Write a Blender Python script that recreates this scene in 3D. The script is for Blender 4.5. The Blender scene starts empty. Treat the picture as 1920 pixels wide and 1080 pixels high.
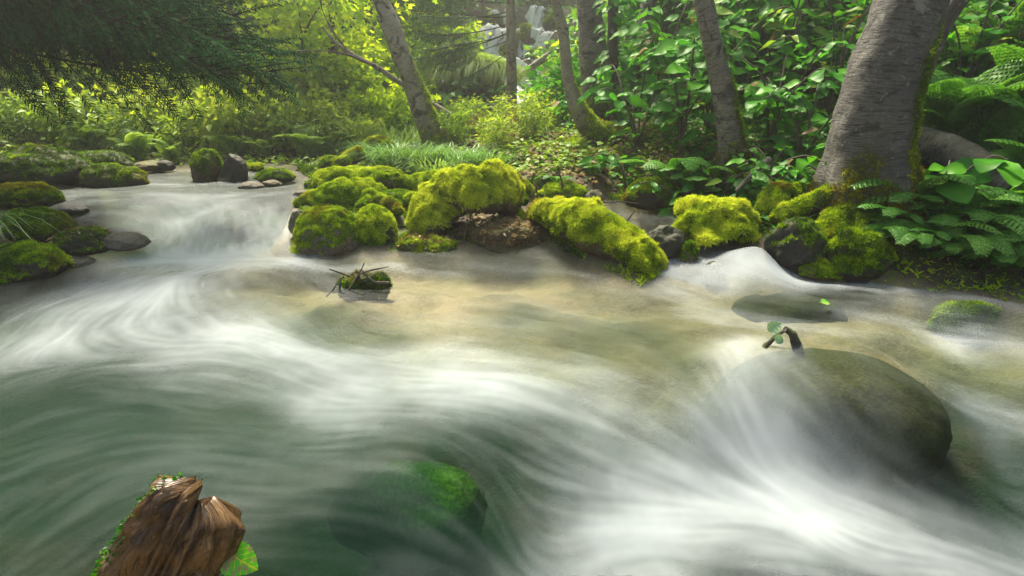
import bpy, bmesh, math, random
import numpy as np
from mathutils import Vector, Matrix

# ------------------------------------------------------------------ camera, world, sun
scene = bpy.context.scene
COL = scene.collection
CAM_H, PITCH, LENS = 1.3, math.radians(18.0), 20.0
FPX = 1920 * LENS / 36.0
cam_data = bpy.data.cameras.new('camera')
cam_data.lens = LENS
cam_data.sensor_width = 36.0
cam_data.clip_start = 0.05
cam_data.clip_end = 300.0
cam = bpy.data.objects.new('camera', cam_data)
cam.location = (0, 0, CAM_H)
cam.rotation_euler = (math.radians(90) - PITCH, 0, 0)
COL.objects.link(cam)
scene.camera = cam

SUN_EL, SUN_AZ = math.radians(58), math.radians(-20)      # azimuth from +Y towards +X
world = bpy.data.worlds.new('World')
scene.world = world
world.use_nodes = True
wn = world.node_tree.nodes
wn.clear()
w_out = wn.new('ShaderNodeOutputWorld')
w_bg = wn.new('ShaderNodeBackground')
w_sky = wn.new('ShaderNodeTexSky')
w_sky.sky_type = 'NISHITA'
w_sky.sun_disc = False
w_sky.sun_elevation = SUN_EL
w_sky.sun_rotation = SUN_AZ
w_sky.air_density = 1.0
w_sky.dust_density = 6.0
w_sky.ozone_density = 0.6
w_bg.inputs['Strength'].default_value = 0.10
world.node_tree.links.new(w_sky.outputs[0], w_bg.inputs['Color'])
world.node_tree.links.new(w_bg.outputs[0], w_out.inputs['Surface'])

sun_data = bpy.data.lights.new('sun', 'SUN')
sun_data.energy = 4.2
sun_data.angle = math.radians(15)
sun_data.color = (1.0, 0.92, 0.74)
sun = bpy.data.objects.new('sun', sun_data)
sd_ = Vector((math.sin(SUN_AZ) * math.cos(SUN_EL), math.cos(SUN_AZ) * math.cos(SUN_EL), math.sin(SUN_EL)))
sun.rotation_euler = sd_.to_track_quat('Z', 'Y').to_euler()
sun.location = sd_ * 40
COL.objects.link(sun)

scene.view_settings.view_transform = 'Standard'
scene.view_settings.look = 'None'
scene.view_settings.gamma = 1.0
scene.view_settings.use_curve_mapping = False
scene.view_settings.exposure = 1.6
scene.cycles.use_denoising = True
scene.cycles.max_bounces = 6
scene.cycles.diffuse_bounces = 3
scene.cycles.glossy_bounces = 2
scene.cycles.transmission_bounces = 3
scene.cycles.transparent_max_bounces = 8
scene.cycles.volume_bounces = 0
scene.cycles.caustics_reflective = False
scene.cycles.caustics_refractive = False
scene.cycles.sample_clamp_indirect = 4.0

# ------------------------------------------------------------------ helpers
RNG = np.random.default_rng(7)
CP, SP = math.cos(PITCH), math.sin(PITCH)


def P(px, py, Y=None, z=None):
    """world point seen at photo pixel (px, py), at distance Y or height z"""
    a, b = (px - 960) / FPX, (540 - py) / FPX
    d = np.array([a, CP + b * SP, -SP + b * CP])
    t = Y / d[1] if Y is not None else (z - CAM_H) / d[2]
    return np.array([0, 0, CAM_H]) + d * t


def depth_of(p):
    return p[1] * CP - (p[2] - CAM_H) * SP


def hash3(ix, iy, iz, seed):
    h = (ix * 374761393 + iy * 668265263 + iz * 2147483647 + seed * 974711) & 0xFFFFFFFF
    h = ((h ^ (h >> 13)) * 1274126177) & 0xFFFFFFFF
    h = ((h ^ (h >> 15)) * 2246822519) & 0xFFFFFFFF
    return ((h ^ (h >> 16)) & 0xFFFFFF) / float(0xFFFFFF)


def vnoise(p, seed=0):
    p = np.asarray(p, float)
    if p.shape[1] == 2:
        p = np.column_stack([p, np.zeros(len(p))])
    i = np.floor(p).astype(np.int64)
    f = p - i
    f = f * f * (3 - 2 * f)
    r = 0
    for dx in (0, 1):
        wx = f[:, 0] if dx else 1 - f[:, 0]
        for dy in (0, 1):
            wy = f[:, 1] if dy else 1 - f[:, 1]
            for dz in (0, 1):
                wz = f[:, 2] if dz else 1 - f[:, 2]
                r = r + wx * wy * wz * hash3(i[:, 0] + dx, i[:, 1] + dy, i[:, 2] + dz, seed)
    return r * 2 - 1


def fbm(p, octv=4, seed=0, gain=0.5):
    p = np.asarray(p, float)
    r, a = 0, 1.0
    for o in range(octv):
        r = r + a * vnoise(p * (2 ** o) + o * 17.3, seed + o)
        a *= gain
    return r


def sstep(a, b, x):
    t = np.clip((x - a) / (b - a), 0, 1)
    return t * t * (3 - 2 * t)


def norm(v):
    return v / np.maximum(np.linalg.norm(v, axis=-1, keepdims=True), 1e-9)


def mesh_np(name, V, F, mat=None, attrs=None, uv=None, smooth=True):
    V = np.asarray(V, np.float32)
    F = np.asarray(F, np.int32)
    me = bpy.data.meshes.new(name)
    n, k = F.shape
    me.vertices.add(len(V))
    me.vertices.foreach_set('co', V.ravel())
    me.loops.add(n * k)
    me.loops.foreach_set('vertex_index', F.ravel())
    me.polygons.add(n)
    me.polygons.foreach_set('loop_start', np.arange(0, n * k, k, dtype=np.int32))
    if smooth:
        me.polygons.foreach_set('use_smooth', np.ones(n, dtype=bool))
    for key, val in (attrs or {}).items():
        at = me.attributes.new(key, 'FLOAT', 'POINT')
        at.data.foreach_set('value', np.asarray(val, np.float32))
    if uv is not None:
        ul = me.uv_layers.new(name='UVMap')
        ul.data.foreach_set('uv', np.asarray(uv, np.float32)[F.ravel()].ravel())
    me.update(calc_edges=True)
    if mat:
        me.materials.append(mat)
    return me


def add(name, me, parent=None, label=None, cat=None, group=None, kind=None, loc=None, matrix=None):
    o = bpy.data.objects.new(name, me)
    COL.objects.link(o)
    if parent is not None:
        o.parent = parent
    if matrix is not None:
        o.matrix_local = matrix
    elif loc is not None:
        o.location = loc
    tag(o, label, cat, group, kind)
    return o


def tag(o, label=None, cat=None, group=None, kind=None):
    for k, v in (('label', label), ('category', cat), ('group', group), ('kind', kind)):
        if v:
            o[k] = v
    return o


def thing(name, label, cat, loc=(0, 0, 0), rotz=0.0, group=None, scale=1.0):
    o = bpy.data.objects.new(name, None)
    o.empty_display_size = 0.1
    COL.objects.link(o)
    o.location = loc
    o.rotation_euler = (0, 0, rotz)
    o.scale = (scale,) * 3
    return tag(o, label, cat, group)


def join(parts):
    """list of (V, F, attrs) -> one"""
    Vs, Fs, off = [], [], 0
    keys = parts[0][2].keys()
    A = {k: [] for k in keys}
    for V, F, at in parts:
        Vs.append(V)
        Fs.append(F + off)
        off += len(V)
        for k in keys:
            A[k].append(at[k])
    return np.concatenate(Vs), np.concatenate(Fs), {k: np.concatenate(v) for k, v in A.items()}


def spline(pts, n):
    """Catmull-Rom through rows of pts (any width)"""
    pts = np.asarray(pts, float)
    q = np.vstack([2 * pts[0] - pts[1], pts, 2 * pts[-1] - pts[-2]])
    t = np.linspace(0, len(pts) - 1 - 1e-6, n)
    i = t.astype(int)
    f = (t - i)[:, None]
    a, b, c, d = q[i], q[i + 1], q[i + 2], q[i + 3]
    return 0.5 * ((2 * b) + (c - a) * f + (2 * a - 5 * b + 4 * c - d) * f ** 2 + (3 * b - a - 3 * c + d) * f ** 3)


def tube(path, rad, ns=16, bump=0.0, bscale=4.0, seed=0, cap=True, flare=None):
    """swept tube; returns V, F(quads), uv(m), along, around"""
    path = np.asarray(path, float)
    n = len(path)
    rad = np.broadcast_to(np.asarray(rad, float), (n,))
    T = norm(np.gradient(path, axis=0))
    ref = np.array([0.13, 1.0, 0.07]) if abs(T[0, 2]) > 0.6 else np.array([0, 0, 1.0])
    A = norm(np.cross(T, ref))
    B = norm(np.cross(T, A))
    th = np.linspace(0, 2 * math.pi, ns, endpoint=False)
    dirs = A[:, None, :] * np.cos(th)[None, :, None] + B[:, None, :] * np.sin(th)[None, :, None]
    R = np.repeat(rad[:, None], ns, 1)
    s = np.concatenate([[0], np.cumsum(np.linalg.norm(np.diff(path, axis=0), axis=1))])
    if flare is not None:
        R = R * flare(s[:, None], th[None, :])
    V = path[:, None, :] + dirs * R[..., None]
    V = V.reshape(-1, 3)
    if bump:
        d = fbm(V * bscale, 4, seed) * bump
        V = V + dirs.reshape(-1, 3) * d[:, None]
    i, j = np.meshgrid(np.arange(n - 1), np.arange(ns), indexing='ij')
    a = i * ns + j
    b = i * ns + (j + 1) % ns
    F = np.stack([a, b, b + ns, a + ns], -1).reshape(-1, 4)
    uv = np.stack([np.repeat((th / (2 * math.pi))[None], n, 0) * 2 * math.pi * rad.mean(), np.repeat(s[:, None], ns, 1)], -1).reshape(-1, 2)
    along = np.repeat(s[:, None], ns, 1).ravel()
    if cap:
        V = np.vstack([V, path[0], path[-1]])
        c0, c1 = len(V) - 2, len(V) - 1
        j = np.arange(ns)
        f0 = np.stack([np.full(ns, c0), j, (j + 1) % ns, (j + 1) % ns], -1)
        m = (n - 1) * ns
        f1 = np.stack([np.full(ns, c1), m + (j + 1) % ns, m + j, m + j], -1)
        F2 = np.vstack([f0, f1])
        uv = np.vstack([uv, [[0, 0]], [[0, s[-1]]]])
        along = np.concatenate([along, [0], [s[-1]]])
        # quads with a doubled corner are not valid: split everything into triangles
        F = np.vstack([F[:, [0, 1, 2]], F[:, [0, 2, 3]], F2[:, :3]])
    else:
        F = np.vstack([F[:, [0, 1, 2]], F[:, [0, 2, 3]]])
    return V, F, uv, along


# ------------------------------------------------------------------ materials
class M:
    def __init__(self, name):
        self.m = bpy.data.materials.new(name)
        self.m.use_nodes = True
        self.nt = self.m.node_tree
        self.nt.nodes.clear()
        self.out = self.n('OutputMaterial')

    def n(self, kind, **kw):
        nd = self.nt.nodes.new('ShaderNode' + kind)
        for k, v in kw.items():
            if k.startswith('i_'):
                key = k[2:]
                key = int(key) if key.isdigit() else key.replace('_', ' ')
                self.set(nd.inputs[key], v)
            else:
                setattr(nd, k, v)
        return nd

    def set(self, sock, v):
        if isinstance(v, bpy.types.NodeSocket):
            self.nt.links.new(v, sock)
        elif isinstance(v, bpy.types.Node):
            self.nt.links.new(v.outputs[0], sock)
        else:
            if isinstance(v, tuple) and len(v) == 3 and sock.type == 'RGBA':
                v = v + (1.0,)
            sock.default_value = v

    def attr(self, name):
        return self.n('Attribute', attribute_name=name).outputs['Fac']

    def noise(self, vec, scale, detail=4.0, rough=0.55, dist=0.0):
        nd = self.n('TexNoise', i_Scale=scale, i_Detail=detail, i_Roughness=rough, i_Distortion=dist)
        self.set(nd.inputs['Vector'], vec)
        return nd.outputs['Fac']

    def map(self, vec, scale=(1, 1, 1)):
        nd = self.n('Mapping', i_Scale=scale)
        self.set(nd.inputs['Vector'], vec)
        return nd.outputs[0]

    def ramp(self, fac, stops, interp='LINEAR'):
        nd = self.n('ValToRGB')
        cr = nd.color_ramp
        cr.interpolation = interp
        while len(cr.elements) < len(stops):
            cr.elements.new(0.5)
        for e, (p, c) in zip(cr.elements, stops):
            e.position = p
            e.color = (c, c, c, 1) if not isinstance(c, tuple) else c + (1,)
        self.set(nd.inputs[0], fac)
        return nd.outputs[0]

    def mixc(self, fac, a, b, blend='MIX'):
        nd = self.n('Mix', data_type='RGBA', blend_type=blend)
        self.set(nd.inputs[0], fac)
        self.set(nd.inputs[6], a)
        self.set(nd.inputs[7], b)
        return nd.outputs[2]

    def math(self, op, a, b=0.0, c=0.0, clamp=False):
        nd = self.n('Math', operation=op, use_clamp=clamp)
        self.set(nd.inputs[0], a)
        self.set(nd.inputs[1], b)
        self.set(nd.inputs[2], c)
        return nd.outputs[0]

    def bump(self, h, strength=0.5, dist=0.02):
        return self.n('Bump', i_Strength=strength, i_Distance=dist, i_Height=h).outputs[0]

    def mixs(self, fac, a, b):
        nd = self.n('MixShader')
        self.set(nd.inputs[0], fac)
        self.set(nd.inputs[1], a)
        self.set(nd.inputs[2], b)
        return nd.outputs[0]

    def done(self, sh):
        self.set(self.out.inputs['Surface'], sh)
        return self.m


def leaf_material(name, dark, mid, light, trans=0.42, gloss=0.06, rough=0.4):
    k = M(name)
    tint = k.attr('tint')
    rnd = k.n('ObjectInfo').outputs['Random']
    f = k.math('ADD', tint, k.math('MULTIPLY', k.math('SUBTRACT', rnd, 0.5), 0.6), clamp=True)
    col = k.ramp(f, [(0.0, dark), (0.5, mid), (1.0, light)])
    tcol = k.mixc(1.0, col, (1.45, 1.35, 0.5), 'MULTIPLY')
    d = k.n('BsdfDiffuse', i_Color=col)
    t = k.n('BsdfTranslucent', i_Color=tcol)
    g = k.n('BsdfGlossy', i_Color=(0.55, 0.62, 0.5), i_Roughness=rough)
    s = k.mixs(trans, d, t)
    return k.done(k.mixs(gloss, s, g))


MAT = {}
MAT['leaf_right'] = leaf_material('broad_leaf_green', (0.015, 0.085, 0.005), (0.04, 0.20, 0.008), (0.13, 0.38, 0.016), 0.45, 0.03)
MAT['leaf_bank'] = leaf_material('bank_leaf_yellow_green', (0.07, 0.15, 0.018), (0.19, 0.32, 0.03), (0.38, 0.47, 0.06), 0.5, 0.03)
MAT['leaf_shaded'] = leaf_material('shaded_leaf_blue_green', (0.010, 0.055, 0.016), (0.025, 0.12, 0.03), (0.06, 0.2, 0.045), 0.35, 0.02)  # dark leaf tones with the shade of the left wood put in
MAT['leaf_maple'] = leaf_material('maple_leaf_lime', (0.15, 0.30, 0.008), (0.34, 0.52, 0.010), (0.52, 0.62, 0.03), 0.7, 0.01)  # maples; also lends far trees and bushes their misty glow as colour
MAT['leaf_fern'] = leaf_material('fern_green', (0.04, 0.15, 0.02), (0.085, 0.25, 0.028), (0.18, 0.37, 0.06), 0.42, 0.04)
MAT['leaf_fern_pale'] = leaf_material('fern_pale_green', (0.09, 0.19, 0.035), (0.2, 0.34, 0.06), (0.36, 0.5, 0.12), 0.45, 0.03)
MAT['grass'] = leaf_material('grass_green', (0.05, 0.15, 0.03), (0.12, 0.27, 0.06), (0.25, 0.40, 0.12), 0.4, 0.06)
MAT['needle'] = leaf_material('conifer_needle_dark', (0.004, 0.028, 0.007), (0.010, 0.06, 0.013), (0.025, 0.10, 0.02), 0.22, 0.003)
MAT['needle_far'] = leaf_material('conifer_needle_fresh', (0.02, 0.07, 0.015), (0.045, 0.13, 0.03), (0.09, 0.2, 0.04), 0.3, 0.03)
MAT['dry'] = leaf_material('dry_leaf', (0.09, 0.05, 0.02), (0.2, 0.13, 0.055), (0.34, 0.26, 0.13), 0.25, 0.02)


def make_moss():
    k = M('moss_tuft')
    tint, br = k.attr('tint'), k.attr('brown')
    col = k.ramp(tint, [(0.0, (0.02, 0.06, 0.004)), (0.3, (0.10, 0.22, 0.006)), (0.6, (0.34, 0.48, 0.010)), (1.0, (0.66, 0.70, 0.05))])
    col = k.mixc(br, col, (0.20, 0.085, 0.012))
    d = k.n('BsdfDiffuse', i_Color=col)
    t = k.n('BsdfTranslucent', i_Color=col)
    return k.done(k.mixs(0.35, d, t))


MAT['moss'] = make_moss()


def make_rock(name, c1, c2, wet=0.35, mossy=((0.05, 0.08, 0.006), (0.16, 0.20, 0.012))):
    k = M(name)
    co = k.n('TexCoord').outputs['Object']
    big = k.noise(co, 3.0, 5)
    fine = k.noise(co, 34.0, 6, 0.65)
    col = k.mixc(k.ramp(big, [(0.35, 0.0), (0.65, 1.0)]), c1, c2)
    col = k.mixc(k.ramp(fine, [(0.3, 0.75), (0.5, 0.0)]), col, (0.012, 0.010, 0.008))
    col = k.mixc(k.ramp(fine, [(0.66, 0.0), (0.75, 0.22)]), col, (0.30, 0.27, 0.22))
    mm = k.math('MULTIPLY', k.attr('moss'), k.ramp(fine, [(0.25, 0.5), (0.55, 1.0)]), clamp=True)
    mcol = k.ramp(k.noise(co, 60, 3), [(0.3, mossy[0]), (0.7, mossy[1])])
    col = k.mixc(mm, col, mcol)
    rough = k.math('MULTIPLY_ADD', mm, 0.35, 1 - wet, clamp=True)
    hgt = k.math('ADD', k.math('MULTIPLY', big, 0.6), k.math('MULTIPLY', fine, 0.5))
    b = k.n('BsdfPrincipled', i_Base_Color=col, i_Roughness=rough, i_Specular_IOR_Level=0.3, i_Normal=k.bump(hgt, 0.9, 0.03))
    return k.done(b.outputs[0])


MAT['rock_dark'] = make_rock('wet_dark_rock', (0.012, 0.011, 0.010), (0.035, 0.030, 0.024), 0.45, ((0.03, 0.045, 0.006), (0.10, 0.13, 0.010)))
MAT['rock_brown'] = make_rock('brown_rock', (0.045, 0.035, 0.022), (0.12, 0.085, 0.05), 0.35)
MAT['rock_grey'] = make_rock('grey_gravelly_rock', (0.06, 0.052, 0.042), (0.16, 0.135, 0.11), 0.3)
MAT['rock_sub'] = make_rock('submerged_rock', (0.022, 0.018, 0.010), (0.05, 0.042, 0.022), 0.2, ((0.018, 0.022, 0.006), (0.045, 0.052, 0.010)))
MAT['rock_algae'] = make_rock('algae_covered_rock', (0.014, 0.022, 0.012), (0.035, 0.042, 0.022), 0.2, ((0.03, 0.09, 0.008), (0.12, 0.27, 0.02)))


def make_bark(name, c1, c2, lent=0.5, moss_col=(0.10, 0.13, 0.012), moss_dark=(0.02, 0.03, 0.006), furrow=0.0):
    """birch-like bark: uv in metres, u around, v along; attr moss"""
    k = M(name)
    uv = k.n('UVMap').outputs[0]
    co = k.n('TexCoord').outputs['Object']
    big = k.noise(co, 2.2, 5)
    horiz = k.noise(k.map(uv, (9, 52, 1)), 1.0, 5, 0.65, 0.6)
    flake = k.noise(k.map(uv, (17, 75, 1)), 1.0, 4, 0.65, 1.2)
    fine = k.noise(co, 70, 5, 0.7)
    vert = k.noise(k.map(uv, (40, 4, 1)), 1.0, 5, 0.65, 0.8)
    col = k.mixc(k.ramp(big, [(0.3, 0.0), (0.7, 1.0)]), c1, c2)
    col = k.mixc(k.math('MULTIPLY', k.ramp(horiz, [(0.38, 1.0), (0.50, 0.0)]), lent), col, (0.02, 0.016, 0.012))
    col = k.mixc(k.math('MULTIPLY', k.ramp(flake, [(0.60, 0.0), (0.70, 1.0)]), 0.65 * lent), col, (0.42, 0.39, 0.34))
    col = k.mixc(k.math('MULTIPLY', k.ramp(vert, [(0.32, 1.0), (0.5, 0.0)]), furrow), col, (0.015, 0.011, 0.008))
    col = k.mixc(k.math('MULTIPLY', k.ramp(fine, [(0.3, 1.0), (0.48, 0.0)]), 0.45), col, (0.03, 0.025, 0.018))
    blot = k.ramp(k.noise(co, 4.6, 5, 0.65, 0.9), [(0.54, 0.0), (0.62, 0.85)])
    col = k.mixc(blot, col, (0.022, 0.018, 0.014))
    lich = k.ramp(k.noise(co, 9, 6, 0.7, 0.5), [(0.58, 0.0), (0.66, 0.55)])
    col = k.mixc(lich, col, (0.30, 0.31, 0.25))
    mm = k.math('MULTIPLY', k.attr('moss'), k.ramp(k.noise(co, 18, 5), [(0.32, 0.25), (0.55, 1.0)]), clamp=True)
    mcol = k.mixc(k.noise(co, 45, 4), moss_dark, moss_col)
    col = k.mixc(mm, col, mcol)
    h = k.math('ADD', k.math('MULTIPLY', horiz, lent), k.math('ADD', k.math('MULTIPLY', fine, 0.35), k.math('MULTIPLY', vert, furrow)))
    h = k.math('ADD', h, k.math('MULTIPLY', flake, 0.5 * lent))
    b = k.n('BsdfPrincipled', i_Base_Color=col, i_Roughness=0.8, i_Normal=k.bump(h, 0.9, 0.03))
    return k.done(b.outputs[0])


MAT['bark_big'] = make_bark('dark_birch_bark', (0.055, 0.05, 0.042), (0.15, 0.14, 0.12), 0.9, furrow=.3)
MAT['bark_birch'] = make_bark('grey_birch_bark', (0.12, 0.105, 0.085), (0.25, 0.22, 0.18), 0.7)
MAT['bark_dark'] = make_bark('dark_furrowed_bark', (0.045, 0.036, 0.027), (0.09, 0.072, 0.053), 0.1, furrow=0.7)
MAT['bark_warm'] = make_bark('warm_speckled_bark', (0.17, 0.135, 0.085), (0.36, 0.31, 0.23), 0.35, moss_col=(0.17, 0.18, 0.012))
_k = M('dark_bough_bark')
MAT['bough_bark'] = _k.done(_k.n('BsdfDiffuse', i_Color=(0.018, 0.014, 0.010)).outputs[0])
MAT['twig'] = make_bark('twig_bark', (0.06, 0.045, 0.03), (0.14, 0.105, 0.07), 0.0, furrow=0.5)


def make_ground():
    k = M('soil_and_streambed')
    co = k.n('TexCoord').outputs['Object']
    big = k.noise(co, 1.3, 5)
    mid = k.noise(co, 7.0, 5, 0.6)
    fine = k.noise(co, 55.0, 5, 0.7)
    soil = k.ramp(fine, [(0.3, (0.018, 0.012, 0.007)), (0.55, (0.06, 0.042, 0.024)), (0.75, (0.14, 0.10, 0.06))])
    mossc = k.ramp(fine, [(0.3, (0.02, 0.04, 0.005)), (0.7, (0.10, 0.13, 0.012))])
    land = k.mixc(k.ramp(mid, [(0.46, 0.0), (0.56, 1.0)]), soil, mossc)
    sand = k.mixc(k.ramp(fine, [(0.35, 0.0), (0.7, 1.0)]), (0.16, 0.122, 0.063), (0.26, 0.205, 0.118))
    weed = k.mixc(mid, (0.018, 0.026, 0.008), (0.05, 0.055, 0.018))
    bed = k.mixc(k.ramp(k.math('ADD', k.math('MULTIPLY', big, 0.5), k.math('MULTIPLY', mid, 0.5)), [(0.50, 0.0), (0.66, 0.45)]), sand, weed)
    bed = k.mixc(k.attr('weed'), bed, weed)
    deep = k.mixc(mid, (0.012, 0.026, 0.012), (0.032, 0.048, 0.022))
    deep = k.mixc(k.ramp(k.noise(co, 2.6, 4), [(0.50, 0.0), (0.62, 0.8)]), deep, (0.075, 0.045, 0.028))
    bed = k.mixc(k.attr('deep'), bed, deep)
    col = k.mixc(k.attr('bed'), land, bed)
    b = k.n('BsdfPrincipled', i_Base_Color=col, i_Roughness=0.85, i_Normal=k.bump(k.math('ADD', mid, k.math('MULTIPLY', fine, 0.4)), 0.8, 0.04))
    return k.done(b.outputs[0])


MAT['ground'] = make_ground()


def make_water():
    k = M('flowing_water')
    foam, streak, depth, fine = k.attr('foam'), k.attr('streak'), k.attr('depth'), k.attr('fine')
    st = k.math('ADD', k.math('MULTIPLY', k.math('SUBTRACT', streak, 0.5), 0.16), k.math('MULTIPLY', k.math('SUBTRACT', fine, 0.5), 0.26))
    amp = k.ramp(foam, [(0.0, 0.22), (0.2, 0.6), (0.6, 0.9), (1.0, 0.4)])
    f = k.math('ADD', foam, k.math('MULTIPLY', st, amp), clamp=True)
    f = k.math('MULTIPLY', f, 0.42)
    tint = k.ramp(depth, [(0.0, (1.0, 1.0, 1.0)), (0.2, (0.80, 0.87, 0.76)), (0.5, (0.42, 0.58, 0.44)), (1.0, (0.16, 0.32, 0.22))])
    murk = k.math('MULTIPLY', k.ramp(depth, [(0.0, 0.0), (0.2, 0.05), (1.0, 0.45)]), 1.0)
    hgt = k.math('ADD', k.math('MULTIPLY', streak, 1.0), k.math('MULTIPLY', fine, 0.12))
    nrm = k.bump(hgt, 0.22, 0.02)
    tr = k.n('BsdfTransparent', i_Color=tint)
    md = k.n('BsdfDiffuse', i_Color=(0.022, 0.055, 0.036), i_Normal=nrm)
    clear = k.mixs(murk, tr, md)
    gl = k.n('BsdfGlossy', i_Color=(1, 1, 1), i_Roughness=0.42, i_Normal=nrm)
    fr = k.n('Fresnel', i_IOR=1.33, i_Normal=nrm)
    clear = k.mixs(k.math('MULTIPLY', fr, 0.10), clear, gl)
    fd = k.n('BsdfDiffuse', i_Color=(0.72, 0.79, 0.82), i_Normal=nrm)
    return k.done(k.mixs(f, clear, fd))


MAT['water'] = make_water()


def make_falls():
    k = M('falling_white_water')
    uv = k.n('UVMap').outputs[0]
    s = k.noise(k.map(uv, (9, 1.1, 1)), 1.0, 5, 0.65, 0.6)
    d = k.n('BsdfDiffuse', i_Color=(0.85, 0.87, 0.86))
    t = k.n('BsdfTranslucent', i_Color=(0.8, 0.84, 0.84))
    tr = k.n('BsdfTransparent')
    w = k.mixs(0.3, d, t)
    return k.done(k.mixs(k.math('MULTIPLY', k.ramp(s, [(0.36, 0.0), (0.46, 0.75), (0.6, 1.0)]), k.attr('foam')), tr, w))


MAT['falls'] = make_falls()

# ------------------------------------------------------------------ water levels and land heights (thin-plate surfaces through surveyed points)
WATER_PTS = [
    (100, 345, .33), (300, 345, .33), (500, 345, .33), (580, 332, .36), (400, 325, .37), (300, 318, .38), (120, 380, .30),
    (300, 380, .30), (450, 380, .28), (540, 385, .26), (200, 395, .27), (500, 322, .41), (-150, 370, .32),
    (340, 412, .14), (390, 398, .23), (440, 412, .21), (480, 445, .09), (525, 415, .13), (300, 440, .07), (400, 440, .11), (440, 450, .08), (270, 410, .20), (300, 470, .03), (400, 480, .0), (500, 480, 0), (540, 475, 0),
    (150, 470, .10), (100, 500, .03), (50, 540, .02), (-200, 600, 0), (240, 440, .12),
    (300, 520, .05), (450, 530, .05), (600, 520, -.02), (700, 500, -.02), (850, 490, -.02), (1000, 490, -.02), (1150, 520, -.03),
    (1230, 540, -.05), (300, 620, -.02), (500, 620, -.03), (700, 600, -.03), (900, 600, -.03), (1100, 600, -.03), (420, 570, .03),
    (200, 720, -.06), (450, 720, -.06), (700, 700, -.05), (900, 700, -.06), (1100, 700, -.08), (1280, 690, -.08), (-200, 800, -.08),
    (100, 900, -.10), (350, 850, -.10), (600, 820, -.10), (800, 800, -.09), (1000, 800, -.16), (1200, 800, -.22), (1330, 790, -.2),
    (780, 870, -.08), (600, 1000, -.18), (900, 1000, -.28), (1100, 950, -.36), (1300, 950, -.40), (1000, 1080, -.4), (700, 1080, -.3),
    (300, 1080, -.15), (100, 1080, -.15), (1350, 650, -.02), (1450, 650, .02), (1550, 650, .03), (1650, 665, .03), (1720, 720, 0),
    (1770, 790, -.06), (1420, 760, -.15), (1550, 770, -.12), (1650, 800, -.15), (1450, 880, -.36), (1600, 900, -.36), (1750, 880, -.28),
    (1850, 850, -.26), (1900, 950, -.4), (1600, 1000, -.42), (1400, 1050, -.42), (1850, 1080, -.44), (1300, 600, -.03), (1450, 590, -.04),
    (1600, 620, -.06), (1750, 660, -.08), (1900, 640, -.06), (1850, 740, -.16), (1900, 800, -.22), (1700, 580, -.02), (1550, 540, 0),
    (1850, 580, -.02), (2200, 640, -.05), (2200, 800, -.2), (1200, 395, .25), (1150, 410, .24), (1280, 425, .22), (1200, 435, .20),
    (1180, 485, .06), (1270, 500, .03), (1330, 475, .10), (1425, 460, .23), (1380, 470, .12), (1460, 495, .09), (1490, 522, .01), (1350, 540, 0), (1030, 385, .27),
]


def tps_fit(XY, Z, lam):
    d = np.linalg.norm(XY[:, None] - XY[None], axis=-1)
    K = np.where(d > 0, d * d * np.log(d + 1e-9), 0) + lam * np.eye(len(XY))
    Pm = np.column_stack([np.ones(len(XY)), XY])
    A = np.block([[K, Pm], [Pm.T, np.zeros((3, 3))]])
    sol = np.linalg.solve(A, np.concatenate([Z, np.zeros(3)]))
    return XY, sol


def tps_eval(fit, Q):
    XY, sol = fit
    out = np.empty(len(Q))
    for s in range(0, len(Q), 40000):
        q = Q[s:s + 40000]
        d2 = ((q[:, None] - XY[None]) ** 2).sum(-1)
        out[s:s + 40000] = (0.5 * d2 * np.log(d2 + 1e-12)) @ sol[:-3] + sol[-3] + q @ sol[-2:]
    return out


wp = np.array([P(x, y, z=z) for x, y, z in WATER_PTS])
W_FIT = tps_fit(wp[:, :2], wp[:, 2], 0.012)


def water_z(Q):
    return tps_eval(W_FIT, np.asarray(Q, float).reshape(-1, 2))


def on_water(px, py):
    z = 0.0
    for _ in range(8):
        p = P(px, py, z=z)
        z = 0.5 * z + 0.5 * float(np.clip(water_z(p[:2])[0], -0.5, 0.5))
    return P(px, py, z=z)


SHORE_PX = [(60, 354, .33), (130, 350, .33), (230, 318, .38), (350, 318, .38), (460, 320, .40), (560, 319, .42), (600, 338, .36), (565, 370, .3),
            (545, 400, .24), (543, 476, 0), (680, 472, 0), (860, 470, 0), (1020, 464, 0), (1080, 492, -.02), (1200, 530, -.03), (1238, 522, -.03),
            (1205, 482, .05), (1150, 430, .2), (1080, 398, .26), (985, 392, .28), (960, 375, .29), (1100, 381, .27), (1200, 378, .27), (1275, 395, .25), (1300, 432, .2),
            (1400, 455, .19), (1500, 516, .02), (1600, 524, 0), (1700, 540, 0), (1800, 550, -.01), (1920, 575, -.02), (2300, 640, -.05)]
shore = [P(x, y, z=z) for x, y, z in SHORE_PX]
poly = [p[:2] for p in shore] + [np.array(q, float) for q in ((6.5, 2.5), (6.5, -3), (-5.5, -3), (-5.2, 2.6), (-4.5, 3.7), (-4.3, 4.2), (-4.1, 4.5), (-4.2, 4.75), (-4.9, 5.1), (-5.6, 5.6), (-7.2, 6.4))]
poly = np.array(poly)


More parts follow.
